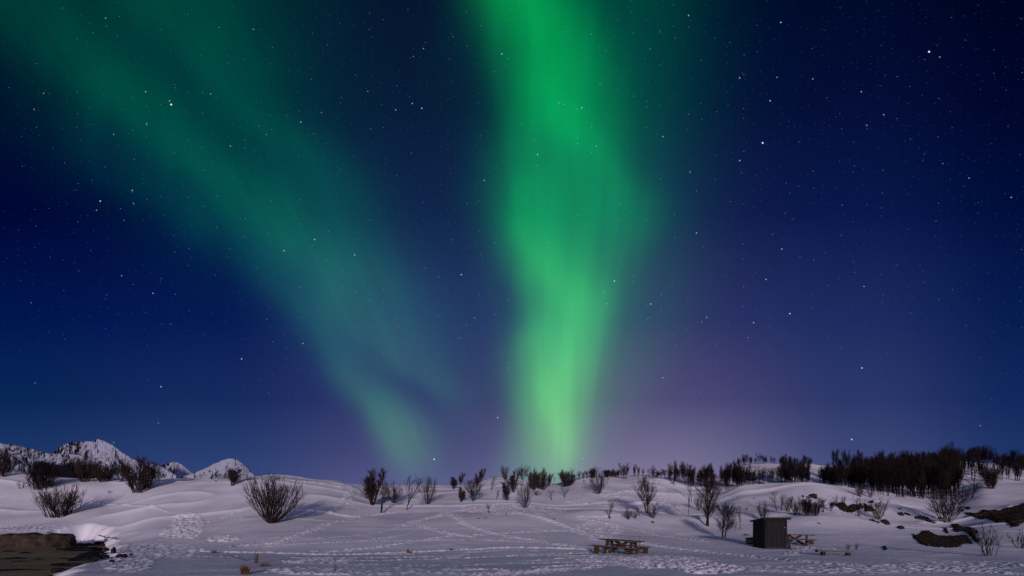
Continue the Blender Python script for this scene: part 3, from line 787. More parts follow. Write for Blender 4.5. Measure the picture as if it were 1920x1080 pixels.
# px, foot row, height px, width px, build, name, label, lean
PLANTS = [
    (113, 968, 62, 66, 'tussock', 'bare_bush', 'wide leafless bush standing alone on the open snow above the shore boulder', 0),
    (76, 917, 47, 58, 'dense', 'bare_bush', 'broad dark thicket bush at the left end of the skyline row below the cliff', 0),
    (40, 916, 14, 16, 'shoots', 'bare_bush', 'few short twigs sticking from snow beside the leftmost skyline bush', 0),
    (8, 893, 55, 30, 'dense', 'bare_bush', 'dark bush cut by the left picture edge on the ridge', 0),
    (158, 903, 50, 30, 'dense', 'bare_bush', 'tall dark bush on the ridge directly below the high peak', 0),
    (193, 903, 36, 40, 'dense', 'bare_bush', 'low rounded dark bush on the ridge right of the tall one below the peak', 0),
    (228, 903, 42, 26, 'loose', 'bare_bush', 'thin see-through bush on the ridge beside the largest ridge bush', 0),
    (262, 922, 66, 52, 'dense', 'bare_bush', 'largest bush of the left ridge, its bare stems showing over the snow', 0),
    (294, 900, 27, 24, 'loose', 'bare_bush', 'small scraggly bush right of the largest bush on the left ridge', 0),
    (322, 894, 30, 12, 'sapling', 'sapling', 'thin lone sapling on the ridge in front of the small middle summit', 0),
    (437, 910, 33, 22, 'spire', 'bare_bush', 'narrow dark bush on the snow in front of the pyramid shaped peak', .08),
    (419, 898, 12, 18, 'shoots', 'bare_bush', 'low twigs on the ridge left of the narrow bush by the pyramid peak', 0),
    (509, 980, 92, 88, 'fan', 'bare_bush', 'big fan-shaped bush with many bare stems in the left middle of the slope', 0),
    (697, 946, 68, 36, 'spire', 'birch_tree', 'tall pointed dark tree at the left end of the middle row', 0),
    (714, 963, 66, 30, 'sapling', 'birch_tree', 'slender forked tree leaning right with its foot lowest in the middle row', .10),
    (738, 943, 40, 34, 'loose', 'bare_bush', 'spreading bush between the forked tree and the crooked sapling', 0),
    (762, 956, 66, 26, 'sapling', 'sapling', 'crooked pale stemmed sapling with a dense dark top in the middle row', .06),
    (802, 945, 52, 32, 'loose', 'bare_bush', 'upright many stemmed bush at the right end of the middle row', 0),
    (850, 917, 23, 14, 'spire', 'bare_bush', 'small dark bush on the skyline dip, left one of a close pair', 0),
    (864, 909, 23, 10, 'spire', 'bare_bush', 'small dark slanting bush on the skyline dip, right one of a close pair', .08),
    (864, 941, 28, 14, 'spire', 'bare_bush', 'short narrow bush leaning right just below the small skyline pair', .12),
    (887, 940, 46, 28, 'birch', 'birch_tree', 'young tree with thin side twigs at the foot of the knoll', 0),
    (896, 908, 20, 9, 'spire', 'sapling', 'thin dark sapling on the left flank of the knoll', 0),
    (902, 902, 24, 11, 'spire', 'sapling', 'taller thin sapling near the left top of the knoll', 0),
    (921, 919, 28, 11, 'sapling', 'sapling', 'forked sapling in the middle of the knoll face', 0),
    (931, 936, 20, 8, 'sapling', 'sapling', 'faint sparse sapling low on the knoll face', 0),
    (951, 938, 46, 18, 'spire', 'bare_bush', 'tall narrow bush on the right foot of the knoll', 0),
    (946, 898, 26, 15, 'loose', 'bare_bush', 'bush standing on the very top of the knoll', 0),
    (962, 923, 42, 15, 'spire', 'bare_bush', 'upright bush just right of and above the tall narrow one on the knoll', .04),
    (979, 896, 28, 24, 'loose', 'bare_bush', 'fan-shaped bush on the skyline lit green by the aurora behind it', 0),
    (985, 952, 54, 30, 'loose', 'bare_bush', 'many stemmed bush lowest on the slope right of the knoll', 0),
    (1000, 918, 38, 18, 'dense', 'bare_bush', 'narrow dark bush left of the thick round one in the saddle', 0),
    (1016, 918, 38, 26, 'dense', 'bare_bush', 'thick round dark bush in the saddle under the bright aurora', 0),
    (1007, 929, 11, 14, 'shoots', 'bare_bush', 'tiny bush on the snow right below the thick round saddle bush', 0),
    (1030, 911, 22, 7, 'spire', 'sapling', 'thin sapling right of the thick round saddle bush', 0),
    (1037, 911, 20, 6, 'sapling', 'sapling', 'thinnest sapling between the two thick saddle bushes', 0),
    (1034, 937, 21, 9, 'sapling', 'sapling', 'faint pale sapling alone on the snow below the saddle', 0),
    (917, 962, 19, 12, 'sapling', 'sapling', 'small Y-shaped sapling beside the trodden snow in the centre', 0),
    (950, 967, 11, 6, 'sapling', 'sapling', 'tiny knee-high sapling right of the Y-shaped one', 0),
    (1059, 933, 22, 12, 'sapling', 'sapling', 'leaning sapling below the second thick saddle bush', .15),
    (1063, 912, 31, 31, 'dense', 'bare_bush', 'wide flat topped dark bush on the right side of the saddle', 0),
    (1122, 926, 52, 36, 'loose', 'bare_bush', 'large spreading bush in front of the crest right of the saddle', 0),
    (1111, 896, 18, 16, 'dense', 'bare_bush', 'small dark bush on the skyline behind the large spreading bush', 0),
    (1138, 895, 15, 14, 'dense', 'bare_bush', 'low dark bush on the skyline, left one of two by the large bush', 0),
    (1153, 895, 16, 15, 'dense', 'bare_bush', 'low dark bush on the skyline, right one of two by the large bush', 0),
    (1086, 900, 17, 6, 'sparse', 'sapling', 'thin sapling at the left foot of the pale crest bump under the aurora', 0),
    (1094, 898, 13, 7, 'sparse', 'sapling', 'short sapling on the pale crest bump right of the aurora foot', 0),
    (1101, 897, 15, 7, 'sparse', 'sapling', 'thin sapling just left of the small dark skyline bush', 0),
    (1145, 894, 12, 10, 'dense', 'bare_bush', 'smallest low bush filling the gap between two skyline bushes', 0),
    (1161, 896, 13, 8, 'sparse', 'bare_bush', 'small sparse bush touching the left of the block-shaped crest bush', 0),
    (1230, 897, 16, 9, 'wood', 'bare_bush', 'narrow dark bush right of the thin grey crest bush', 0),
    (1171, 898, 30, 17, 'wood', 'bare_bush', 'tallest block-shaped dark bush on the central crest', 0),
    (1189, 893, 23, 7, 'wood', 'sapling', 'slim upright sapling next to the block-shaped crest bush', 0),
    (1197, 893, 19, 6, 'wood', 'sapling', 'middle one of three slim saplings on the central crest', 0),
    (1205, 893, 16, 8, 'sparse', 'sapling', 'rightmost and shortest of three slim saplings on the central crest', 0),
    (1221, 898, 26, 18, 'sparse', 'bare_bush', 'thin grey bush on the crest behind the tall slope tree', 0),
    (1238, 897, 14, 10, 'sparse', 'bare_bush', 'small sparse bush left of the dark tuft at the end of the crest', 0),
    (1252, 897, 19, 16, 'wood', 'bare_bush', 'dark tuft of stems where the crest meets the right thicket', 0),
    (1213, 962, 70, 32, 'birch', 'birch_tree', 'tall oval birch standing by itself above the picnic table', 0),
    (1224, 971, 31, 26, 'loose', 'bare_bush', 'low bush growing against the right foot of the tall oval birch', 0),
    (1143, 973, 39, 20, 'sapling', 'sapling', 'slim pale sapling on the snow above the left end of the picnic table', 0),
    (1178, 974, 21, 20, 'loose', 'bare_bush', 'low round bush between the slim sapling and the tall oval birch', 0),
    (1191, 972, 13, 10, 'shoots', 'bare_bush', 'small bush touching the right side of the low round bush', 0),
    (1200, 968, 20, 8, 'sapling', 'sapling', 'short sapling leaning left beside the tall oval birch', -.35),
    (1291, 965, 40, 8, 'sapling', 'sapling', 'thin bare pole of a sapling left of the heavy dark tree', -.03),
    (1297, 941, 44, 12, 'sapling', 'sapling', 'sapling with dark top on the slope below the thicket edge', 0),
    (1327, 986, 92, 42, 'birch', 'birch_tree', 'heavy dark tree with low drooping twigs left of the shed', 0),
    (1310, 957, 30, 16, 'loose', 'bare_bush', 'round bush behind the left side of the heavy dark tree', 0),
    (1347, 953, 9, 6, 'shoots', 'bare_bush', 'tiny tuft of twigs behind the right side of the heavy dark tree', 0),
    (1357, 1008, 66, 34, 'birch', 'birch_tree', 'open crowned young tree with clear trunk nearest the shed', 0),
    (1372, 990, 17, 7, 'shoots', 'bare_bush', 'short twigs just right of the open crowned young tree', 0),
    (1380, 995, 19, 7, 'sapling', 'sapling', 'short curved sapling between young tree and shed', .1),
    (1388, 992, 41, 12, 'sapling', 'sapling', 'taller thin sapling nearest the left side of the shed', 0),
    (1400, 957, 6, 5, 'shoots', 'bare_bush', 'smallest tuft poking from the open snow above the shed', 0),
    (1430, 976, 37, 27, 'loose', 'bare_bush', 'oval twiggy bush directly behind the shed roof', 0),
    (1456, 958, 39, 14, 'sapling', 'sapling', 'pale upright sapling at the left end of the bush row above the shed', 0),
    (1465, 958, 33, 12, 'sapling', 'sapling', 'second sapling from the left in the bush row above the shed', 0),
    (1478, 959, 31, 17, 'loose', 'bare_bush', 'dark bush third from the left in the row above the shed', 0),
    (1490, 965, 24, 12, 'loose', 'bare_bush', 'small low bush fourth from the left in the row above the shed', 0),
    (1501, 966, 35, 20, 'loose', 'bare_bush', 'tall bush in the middle of the row above the shed', 0),
    (1514, 967, 33, 20, 'dense', 'bare_bush', 'densest bush of the row above the shed', 0),
    (1529, 967, 26, 20, 'dense', 'bare_bush', 'low dense bush at the right end of the row above the shed', 0),
    (1543, 960, 28, 14, 'sparse', 'bare_bush', 'thin see-through bush between the row above the shed and the earth hollow', 0),
    (1558, 958, 16, 12, 'sparse', 'bare_bush', 'faint twigs at the left rim of the curved earth hollow', 0),
    (1575, 948, 20, 24, 'shoots', 'bare_bush', 'pinkish twigs growing over the top of the curved earth hollow', 0),
    (1610, 968, 42, 18, 'shoots', 'bare_bush', 'thin stems rising in front of the right end of the earth hollow', 0),
    (1647, 974, 42, 32, 'loose', 'birch_tree', 'small open tree right of the curved earth hollow', .05),
    (1612, 931, 24, 24, 'loose', 'bare_bush', 'spreading bush in front of the thicket above the earth hollow', 0),
    (1632, 933, 20, 14, 'loose', 'bare_bush', 'small bush at the thicket foot right of the spreading bush', 0),
    (1775, 978, 66, 58, 'loose', 'bare_bush', 'large round bush on the right slope between thicket and earth banks', 0),
    (1822, 935, 38, 26, 'sapling', 'birch_tree', 'small single-trunk tree with spreading twigs at the right thicket edge', .08),
    (1804, 934, 28, 8, 'sapling', 'sapling', 'thin sapling left of the single-trunk tree at the thicket edge', 0),
    (1859, 916, 38, 27, 'dense', 'bare_bush', 'round egg-shaped bush on the snow rise at the far right', 0),
    (1851, 1042, 62, 34, 'shoots', 'bare_bush', 'bundle of tall thin shoots right of the lower earth bank', 0),
    (1914, 1028, 34, 26, 'shoots', 'bare_bush', 'reddish shoots cut by the right picture edge', 0),
    (1590, 1032, 15, 8, 'shoots', 'weed', 'faint dry weed above the low bench, left of a pair', 0),
    (1606, 1031, 15, 6, 'shoots', 'weed', 'faint dry weed above the low bench, right of a pair', 0),
    (205, 925, 7, 6, 'shoots', 'weed', 'tiny twig on the open snow left of the largest ridge bush', 0),
    (526, 1059, 11, 4, 'sapling', 'weed', 'small upright dead weed right of the dry grass in the foreground', 0),
    (625, 1077, 18, 14, 'sapling', 'weed', 'slanting dead weed alone on the near flat snow', .5),
]
for (px, py, hp, wp, kind, name, label, lean) in PLANTS:
    q = hit(px, py)
    cat = {'bare_bush': 'bush', 'birch_tree': 'tree', 'sapling': 'sapling', 'weed': 'weed'}[name]
    set_plant(name, kind, q, hp * q.y / F, wp * q.y / F, label, cat, lean=lean)

def wood_row(p0, p1, n, d0, d1, h0, h1, label, group, kinds=('wood',), jit=3.0):
    # trees get taller towards the middle of the right thicket
    for i in range(n):
        px = p0 + (p1 - p0) * (i + .5) / n + pr.gauss(0, jit)
        q = at_depth(px, pr.uniform(d0, d1))
        h = pr.uniform(h0 * .82, h1) * (min(1, .70 + .28 * max(0, px - 1540) / 170) if px > 1530 and d0 < 115 else 1) * (1.08 if pr.random() < .15 else 1)
        set_plant('thicket_tree', pr.choice(kinds), q, h, h * pr.uniform(.24, .40), label, 'tree', group)

g1 = 'trees of the small dark wood left of the thicket'
wood_row(1264, 1340, 14, 82, 92, 2.9, 3.9, 'dark bare tree in the small wood between the central crest and the thicket', g1)
g2 = 'trees of the wood above the shed'
wood_row(1350, 1404, 12, 78, 88, 3.1, 4.2, 'dark bare tree in the clump on the crest above and left of the shed', g2)
g3 = 'thin trees before the far right crest'
wood_row(1404, 1452, 9, 88, 97, 2.6, 3.4, 'thin pale bare tree in the open gap below the far crest above the shed', g3, ('sparse',))
g4 = 'trees behind the rounded snow hump'
wood_row(1458, 1518, 13, 84, 98, 3.9, 5.2, 'dark bare tree in the clump behind the rounded snow hump above the shed', g4)
g5 = 'trees on the far crest above the shed'
wood_row(1382, 1518, 22, 119, 126, 1.8, 2.8, 'small bare tree on the far crest line above the shed', g5, ('wood', 'wood', 'sparse'))
g6 = 'trees along the front edge of the right thicket'
wood_row(1540, 1622, 14, 77, 84, 4.6, 5.8, 'dark bare tree at the left end of the right thicket, rooted behind the snow crest', 'trees at the left end of the right thicket')
wood_row(1630, 1800, 30, 72.5, 79, 4.8, 6.0, 'dark bare tree in the front row of the right thicket above the snow slope', g6)
g7 = 'trees inside the right thicket'
wood_row(1540, 1800, 32, 88, 97, 5.0, 6.4, 'dark bare tree deep inside the dense right thicket', g7)
wood_row(1590, 1810, 24, 102, 110, 4.6, 6.0, 'dark bare tree deep inside the dense right thicket', g7)
g8 = 'trees on the skyline of the right thicket'
wood_row(1560, 1815, 28, 116, 127, 2.4, 4.4, 'bare tree whose top makes the skyline of the dense right thicket', g8)
g9 = 'trees beyond the pale snow crest at the far right'
wood_row(1812, 1940, 30, 124, 132, 2.6, 4.4, 'bare tree standing behind the pale snow crest at the far right', g9)
g10 = 'thin trees in front of the pale crest at the far right'
wood_row(1800, 1930, 17, 90, 104, 3.4, 4.4, 'thin bare tree in front of the pale snow crest at the far right', g10, ('sparse', 'sparse', 'wood'))

# ------------------------------------------------------------------ bare earth, boulders, stones
def earth(poly, name, label, cat, m=EARTH, bulge=.10, group=None, step=.8, depth_scale=True):
    """patch of exposed ground standing proud of the snow: relief follows the slope below it"""
    xs = np.arange(min(p[0] for p in poly) - 1, max(p[0] for p in poly) + 1.5, step)
    ys = np.arange(min(p[1] for p in poly) - 1, max(p[1] for p in poly) + 1.5, step * .8)
    gx, gy = np.meshgrid(xs, ys)
    wx = gx + 1.7 * vnoise(gx / 2.6, gy / 2.2, 61) + 1.0 * vnoise(gx / 1.1, gy / 1.1, 65); wy = gy + 1.0 * vnoise(gx / 2.3, gy / 2.3, 62)
    ins = inpoly(wx, wy, poly)
    if ins.sum() < 4: ins = inpoly(gx, gy, poly)
    d = np.where(ins, polydist(wx, wy, poly), 0)
    P = np.zeros(gx.shape + (3,))
    for j in range(len(xs)):
        for i in range(len(ys)):
            q = hit(xs[j], ys[i]); P[i, j] = q
    sc = np.median(P[..., 1]) / 45
    nz_ = vnoise(P[..., 0] / (.35 * sc), P[..., 2] / (.25 * sc), 63) * .5 + vnoise(P[..., 0] / .16, P[..., 2] / .13, 64) * .3
    off = np.where(ins, (bulge * np.minimum(1, d / 5) + .06) * sc + .10 * nz_ * sc, -.12 * sc)
    P[..., 1] -= off * .75; P[..., 2] += off * .62
    k_ = ins[:-1, :-1].astype(int) + ins[1:, 1:] + ins[:-1, 1:] + ins[1:, :-1]
    keep = k_ >= 1
    dy_ = np.abs(np.diff(P[..., 1], axis=0))[:, :-1]
    keep &= dy_ < 6
    if keep.sum() == 0: return None
    o = grid_mesh(name, P, keep, m, smooth=False)
    # move origin to the patch
    me = o.data
    co = np.empty(len(me.vertices) * 3, np.float32); me.vertices.foreach_get('co', co); co = co.reshape(-1, 3)
    c = co.mean(0); co -= c; me.vertices.foreach_set('co', co.ravel()); o.location = [float(v) for v in c]
    me.update()
    return tag(o, label, cat, group)

def z6(pts): return [(1680 + x / 6.75, 900 + y / 6.75) for x, y in pts]
def z7(pts): return [(1560 + x / 6.75, 825 + y / 6.75) for x, y in pts]
def z5(pts): return [(1400 + x / 7.2, 840 + y / 7.2) for x, y in pts]
earth(z6([(195, 680), (270, 700), (330, 650), (400, 640), (470, 680), (560, 705), (760, 705), (880, 695), (930, 740), (960, 810), (860, 805), (800, 850), (700, 855), (500, 850), (340, 825), (230, 750)]),
      'earth_bank', 'long brown bare earth bank lowest on the right slope', 'earth bank')
earth(z6([(690, 560), (760, 555), (850, 590), (950, 600), (1040, 640), (1035, 680), (1000, 690), (1010, 730), (1060, 740), (1050, 800), (990, 780), (940, 720), (900, 670), (840, 650), (760, 660), (720, 620)]),
      'earth_bank', 'dark hooked earth bank just above the right end of the long brown one', 'earth bank')
earth(z6([(850, 410), (940, 410), (1020, 430), (1100, 380), (1220, 380), (1310, 385), (1370, 355), (1460, 350), (1540, 320), (1660, 280), (1660, 520), (1560, 560), (1540, 590), (1450, 605), (1440, 570), (1380, 540), (1260, 540), (1170, 500), (1130, 490), (1080, 500), (960, 460), (880, 435)]),
      'earth_bank', 'largest brown earth bank, running out of the right picture edge', 'earth bank')
earth(z6([(235, 485), (270, 445), (330, 462), (400, 478), (460, 520), (510, 552), (440, 540), (360, 510), (290, 505)]),
      'earth_bank', 'narrow dark strip of earth slanting down left of the large round bush', 'earth bank')
earth(z6([(15, 422), (70, 412), (108, 435), (80, 458), (40, 448)]), 'boulder', 'oval dark boulder in snow left of the slanting earth strip', 'boulder', ROCK)
earth(z6([(105, 408), (150, 415), (182, 458), (140, 440)]), 'boulder', 'thin dark rock beside the oval boulder on the right slope', 'boulder', ROCK)
earth(z6([(30, 358), (65, 358), (60, 372), (40, 372)]), 'boulder', 'tiny dark rock above the oval boulder on the right slope', 'boulder', ROCK)
earth(z7([(40, 810), (95, 790), (150, 800), (190, 840), (250, 812), (320, 830), (360, 802), (395, 830), (380, 870), (330, 892), (270, 918), (200, 918), (120, 892), (60, 850)]),
      'earth_bank', 'dark curved earth hollow under the spreading bush, right of the bush row', 'earth bank')
earth(z7([(395, 800), (460, 828), (520, 868), (562, 896), (480, 908), (410, 912), (402, 860)]), 'earth_bank', 'wedge of dark earth at the right end of the curved hollow', 'earth bank')
earth(z7([(0, 795), (25, 798), (18, 830), (-8, 835), (-30, 800)]), 'earth_bank', 'small dark earth notch at the left end of the curved hollow', 'earth bank')
earth(z7([(615, 1020), (660, 1002), (720, 1040), (745, 1078), (680, 1072), (630, 1050)]), 'boulder', 'dark boulder under the small open tree on the right slope', 'boulder', ROCK)
earth(z7([(470, 995), (520, 1010), (560, 1030), (612, 1040), (600, 1056), (540, 1040), (490, 1020)]), 'boulder', 'low dark rock trailing left of the boulder under the small open tree', 'boulder', ROCK)
earth(z7([(440, 780), (500, 765), (520, 775), (510, 805), (470, 795)]), 'boulder', 'dark rock on the snow above the wedge of earth', 'boulder', ROCK)
earth(z7([(1340, 975), (1400, 985), (1405, 1005), (1350, 995)]), 'boulder', 'flat dark rock at the left foot of the large round bush', 'boulder', ROCK)
earth(z5([(830, 645), (880, 622), (945, 628), (958, 682), (920, 692), (870, 668)]), 'boulder', 'blocky dark boulder on the snow hump above the bush row', 'boulder', ROCK)
earth(z5([(795, 662), (830, 652), (868, 675), (830, 688)]), 'boulder', 'flat dark rock under the left side of the blocky boulder', 'boulder', ROCK)
earth(z5([(738, 658), (765, 636), (785, 652), (770, 664)]), 'boulder', 'small dark rock further left of the blocky boulder', 'boulder', ROCK)
earth(z5([(1112, 745), (1182, 742), (1176, 776), (1148, 784)]), 'boulder', 'dark rock between the snow hump and the curved earth hollow', 'boulder', ROCK)
earth(z5([(55, 408), (150, 402), (158, 432), (70, 438)]), 'boulder', 'oval black rock in the gap below the far crest', 'boulder', ROCK)
earth(z5([(750, 392), (790, 345), (834, 322), (838, 372), (800, 396), (760, 402)]), 'boulder', 'tall dark rock face among the trees behind the rounded snow hump', 'boulder', ROCK)
earth(z6([(585, 602), (630, 608), (662, 672), (640, 678), (600, 632)]), 'boulder', 'slanting dark rock above the middle of the long brown earth bank', 'boulder', ROCK)
earth(z6([(858, 338), (952, 342), (930, 374), (880, 368)]), 'boulder', 'dark rock on the snow above the left tip of the largest earth bank', 'boulder', ROCK)
earth(z6([(0, 600), (40, 580), (95, 590), (98, 622), (50, 622)]), 'boulder', 'small dark boulder left of the long brown earth bank', 'boulder', ROCK)
earth(z6([(800, 372), (840, 380), (870, 402), (830, 396)]), 'boulder', 'sliver of dark rock at the left tip of the largest earth bank', 'boulder', ROCK)
earth([(1655, 1024), (1661, 1023), (1663, 1031), (1657, 1032)], 'boulder', 'small upright dark stone alone in the snow right of the low bench', 'boulder', ROCK)

def lump(name, pos, size, m, label, cat, group=None, seed=0, flat=.5, rz=0.0, sub=3):
    bm = bmesh.new(); bmesh.ops.create_icosphere(bm, subdivisions=sub, radius=1)
    v = np.array([tuple(x.co) for x in bm.verts])
    n = .30 * vnoise(v[:, 0] * 1.3 + seed, v[:, 1] * 1.3 + v[:, 2] * 1.7, 70 + seed) + .14 * vnoise(v[:, 0] * 3.1 + seed, v[:, 2] * 3 + v[:, 1] * 2.3, 71 + seed)
    for x, k_ in zip(bm.verts, n):
        x.co *= 1 + k_
        x.co.z = max(x.co.z, -flat)
        x.co = Vector((x.co.x * size[0], x.co.y * size[1], x.co.z * size[2]))
    me = bpy.data.meshes.new(name); bm.to_mesh(me); bm.free(); me.materials.append(m)
    o = bpy.data.objects.new(name, me); COL.objects.link(o)
    o.location = pos; o.rotation_euler = (0, 0, rz)
    return tag(o, label, cat, group)

# long shore boulder: a squared-off block with a rounded right end
bm = bmesh.new()
xs = np.linspace(-6.0, 5.2, 60); rb = random.Random(4)
sec = []
for i, x in enumerate(xs):
    e = min(1, (5.2 - x) / .9) if x > 4.3 else 1
    e = math.sqrt(max(e, .02))
    top = 1.28 * (.72 + .28 * e) + .05 * math.sin(x * 1.7) + .03 * math.sin(x * 5.1) + (.12 if x < -1.0 else 0) * math.sin(x * .8)
    ring = []
    for k_ in range(14):
        a = math.pi * k_ / 13
        cxx = math.cos(a); sxx = math.sin(a)
        yq = 1.4 * e * math.copysign(abs(cxx) ** .5, cxx); zq = top * (abs(sxx) ** .45)
        nn = .12 * float(vnoise(np.array([x * 1.2 + 5]), np.array([k_ * .7]), 81)[0]) + .06 * float(vnoise(np.array([x * 3.1]), np.array([k_ * 1.9]), 82)[0])
        ring.append(bm.verts.new((x, yq * (1 + nn), zq * (1 + nn * .5) - .1)))
    sec.append(ring)
for r0_, r1_ in zip(sec[:-1], sec[1:]):
    for k_ in range(13):
        bm.faces.new((r0_[k_], r1_[k_], r1_[k_ + 1], r0_[k_ + 1]))
bm.faces.new(sec[-1]); bm.faces.new(list(reversed(sec[0])))
bmesh.ops.recalc_face_normals(bm, faces=bm.faces)
me = bpy.data.meshes.new('shore_boulder'); bm.to_mesh(me); bm.free(); me.materials.append(ROCK)
bo = bpy.data.objects.new('shore_boulder', me); COL.objects.link(bo)
bxy = flat_xy(0, 1027)
bo.location = (bxy[0] - .1, bxy[1] + 1.2, SANDZ)
tag(bo, 'long flat-topped brown boulder at the edge of the wet sand', 'boulder')

gs = 'dark flat stones along the shore of the sand flat'
for i, (px, py, w, h) in enumerate([(128, 1022, 26, 5), (160, 1023, 30, 4), (186, 1022, 14, 5), (192, 1024, 8, 5), (115, 1031, 16, 3), (140, 1029, 20, 4), (150, 1033, 34, 6), (170, 1032, 30, 6), (182, 1037, 16, 4), (200, 1035, 9, 4), (213, 1037, 9, 7),
                                    (160, 1043, 24, 3), (185, 1046, 30, 4), (200, 1044, 14, 4), (225, 1045, 14, 4), (234, 1046, 8, 5), (246, 1042, 6, 3), (150, 1060, 30, 6), (168, 1056, 28, 7), (182, 1060, 20, 4), (198, 1057, 12, 5), (210, 1054, 8, 4), (130, 1071, 38, 5), (110, 1077, 22, 5)]):
    x, y = flat_xy(px, py); p = hit(px, py)
    z = (max(SANDZ, p.z) if px < 205 else p.z) + h * .25 * y / F
    if px >= 205: x, y = p.x, p.y
    s = y / F
    lump('flat_stone', (x, y, z), (w * s * .62, w * s * .5, h * s * 1.15), STONE, 'dark flat stone among those fringing the sand where it meets the snow', 'stone', gs, seed=i, flat=.3, rz=rb.uniform(-.4, .4), sub=2)
gs2 = 'dark stones lying on the wet sand'
for i, (px, py, w, h) in enumerate([(15, 1034, 20, 2.6), (46, 1037, 18, 3), (28, 1048, 32, 4), (35, 1053, 22, 3), (70, 1049, 14, 3), (118, 1048, 16, 3), (138, 1048, 20, 2.4), (20, 1069, 50, 3), (72, 1069, 36, 2.6), (5, 1049, 10, 2)]):
    x, y = flat_xy(px, py); s = y / F
    lump('flat_stone', (x, y, SANDZ), (w * s * .55, w * s * .5, h * s * .7), STONE, 'thin dark stone lying out on the open wet sand', 'stone', gs2, seed=40 + i, flat=.2, rz=rb.uniform(-.3, .3), sub=2)
for (px, py, w, h, lab) in [(897, 972.5, 3.4, 2.2, 'pebble-sized dark stone left of a pair on the smooth central mound'), (911, 970.5, 3, 2, 'pebble-sized dark stone right of a pair on the smooth central mound'),
                            (1038, 974, 4.5, 3, 'dark stone beside the short stake on the central path'), (1095, 902, 3, 2.6, 'small dark stone on the crest left of the large spreading bush'),
                            (405, 902, 4.5, 2, 'small dark stone on the ridge before the pyramid peak'), (522, 898, 7, 2.4, 'dark stone on the ridge behind the big fan-shaped bush'),
                            (1224, 980, 5, 4, 'small dark stone on the snow below the tall oval birch'), (1414, 935, 3, 2.4, 'lone tiny dark stone on the open slope above the shed'), (1112, 924.5, 4, 3, 'dark stone at the left foot of the large spreading bush')]:
    q = hit(px, py); s = q.y / F
    lump('stone', q, (w * s * .6, w * s * .5, h * s * .7), ROCK, lab, 'stone', seed=int(px) % 50, sub=2)

# ------------------------------------------------------------------ timber things
def box(bm, size, M=Matrix()):
    r_ = bmesh.ops.create_cube(bm, size=1)
    for v in r_['verts']:
        v.co = M @ Vector((v.co.x * size[0], v.co.y * size[1], v.co.z * size[2]))

def bars(name, items, m, parent, bev=.008):
    """items: (size, matrix) boxes joined in one part mesh"""
    bm = bmesh.new()
    for size, M in items: box(bm, size, M)
    bmesh.ops.bevel(bm, geom=bm.edges[:], offset=bev, segments=1, affect='EDGES')
    me = bpy.data.meshes.new(name); bm.to_mesh(me); bm.free(); me.materials.append(m)
    o = bpy.data.objects.new(name, me); COL.objects.link(o); o.parent = parent
    return o

def beam(a, b, w, d):
    a, b = Vector(a), Vector(b); v = b - a
    q = v.to_track_quat('X', 'Z')
    return ((v.length, w, d), Matrix.Translation((a + b) / 2) @ q.to_matrix().to_4x4())

T = Matrix.Translation
def picnic_table(loc, rz, roll, label):
    t = empty('picnic_table', loc, rz, label, 'picnic table')
    t.rotation_euler = (roll[0], roll[1], rz)
    Lh, W = 1.15, 1.0
    t.scale = (1.06, 1.06, 1.08)
    bars('tabletop', [((2 * Lh, W / 6 - .012, .05), T((0, -W / 2 + W / 12 + k_ * W / 6, .76))) for k_ in range(6)], WOODTOP, t)
    for s in (-1, 1):
        bars('bench_seat', [((2.5, .14, .05), T((0, s * .86 + o_, .45))) for o_ in (-.08, .08)], WOODTOP, t)
        bars('bench_support', [((.26, .12, .42), T((s * 1.02, s * .86, .215)))], WOOD, t)
    for s in (-1, 1):
        for s2 in (-1, 1):
            bars('leg', [beam((s * .70, s2 * .18, .735), (s * .70, s2 * .60, -.05), .10, .17)], WOOD, t)
        bars('crossbeam', [beam((s * .70 + .10, -.92, .36), (s * .70 + .10, .92, .36), .08, .12), beam((s * .70, -.44, .685), (s * .70, .44, .685), .08, .09)], WOOD, t)
        bars('brace', [beam((s * .66, s * .07, .08), (-s * .40, s * .07, .73), .09, .13)], WOOD, t)
    return t

pt = hit(1165, 1036); yt = 29.5
picnic_table(((1164 - 960) / F * yt, yt, at_depth(1164, yt).z - .04), R(-38), (R(.5), R(3.0)), 'brown wooden picnic table with attached benches standing free in the snow')
yt = 36.2
picnic_table(((1489 - 960) / F * yt, yt, at_depth(1489, yt).z - .06), R(-28), (0, R(2)), 'brown wooden picnic table half hidden behind the right side of the shed')
# snow heaped at the first table's feet
def heap(px, py, w, d_, h, label):
    q = hit(px, py)
    return lump('snow_heap', (q.x, q.y, q.z - .02), (w, d_, h), SNOW, label, 'snow heap', seed=int(px) % 30, flat=.2)
heap(1424, 1020, .75, .5, .38, 'snow drift banked against the left corner of the shed')
heap(1137, 1035, .45, .4, .17, 'small heap of snow at the left foot of the free picnic table')

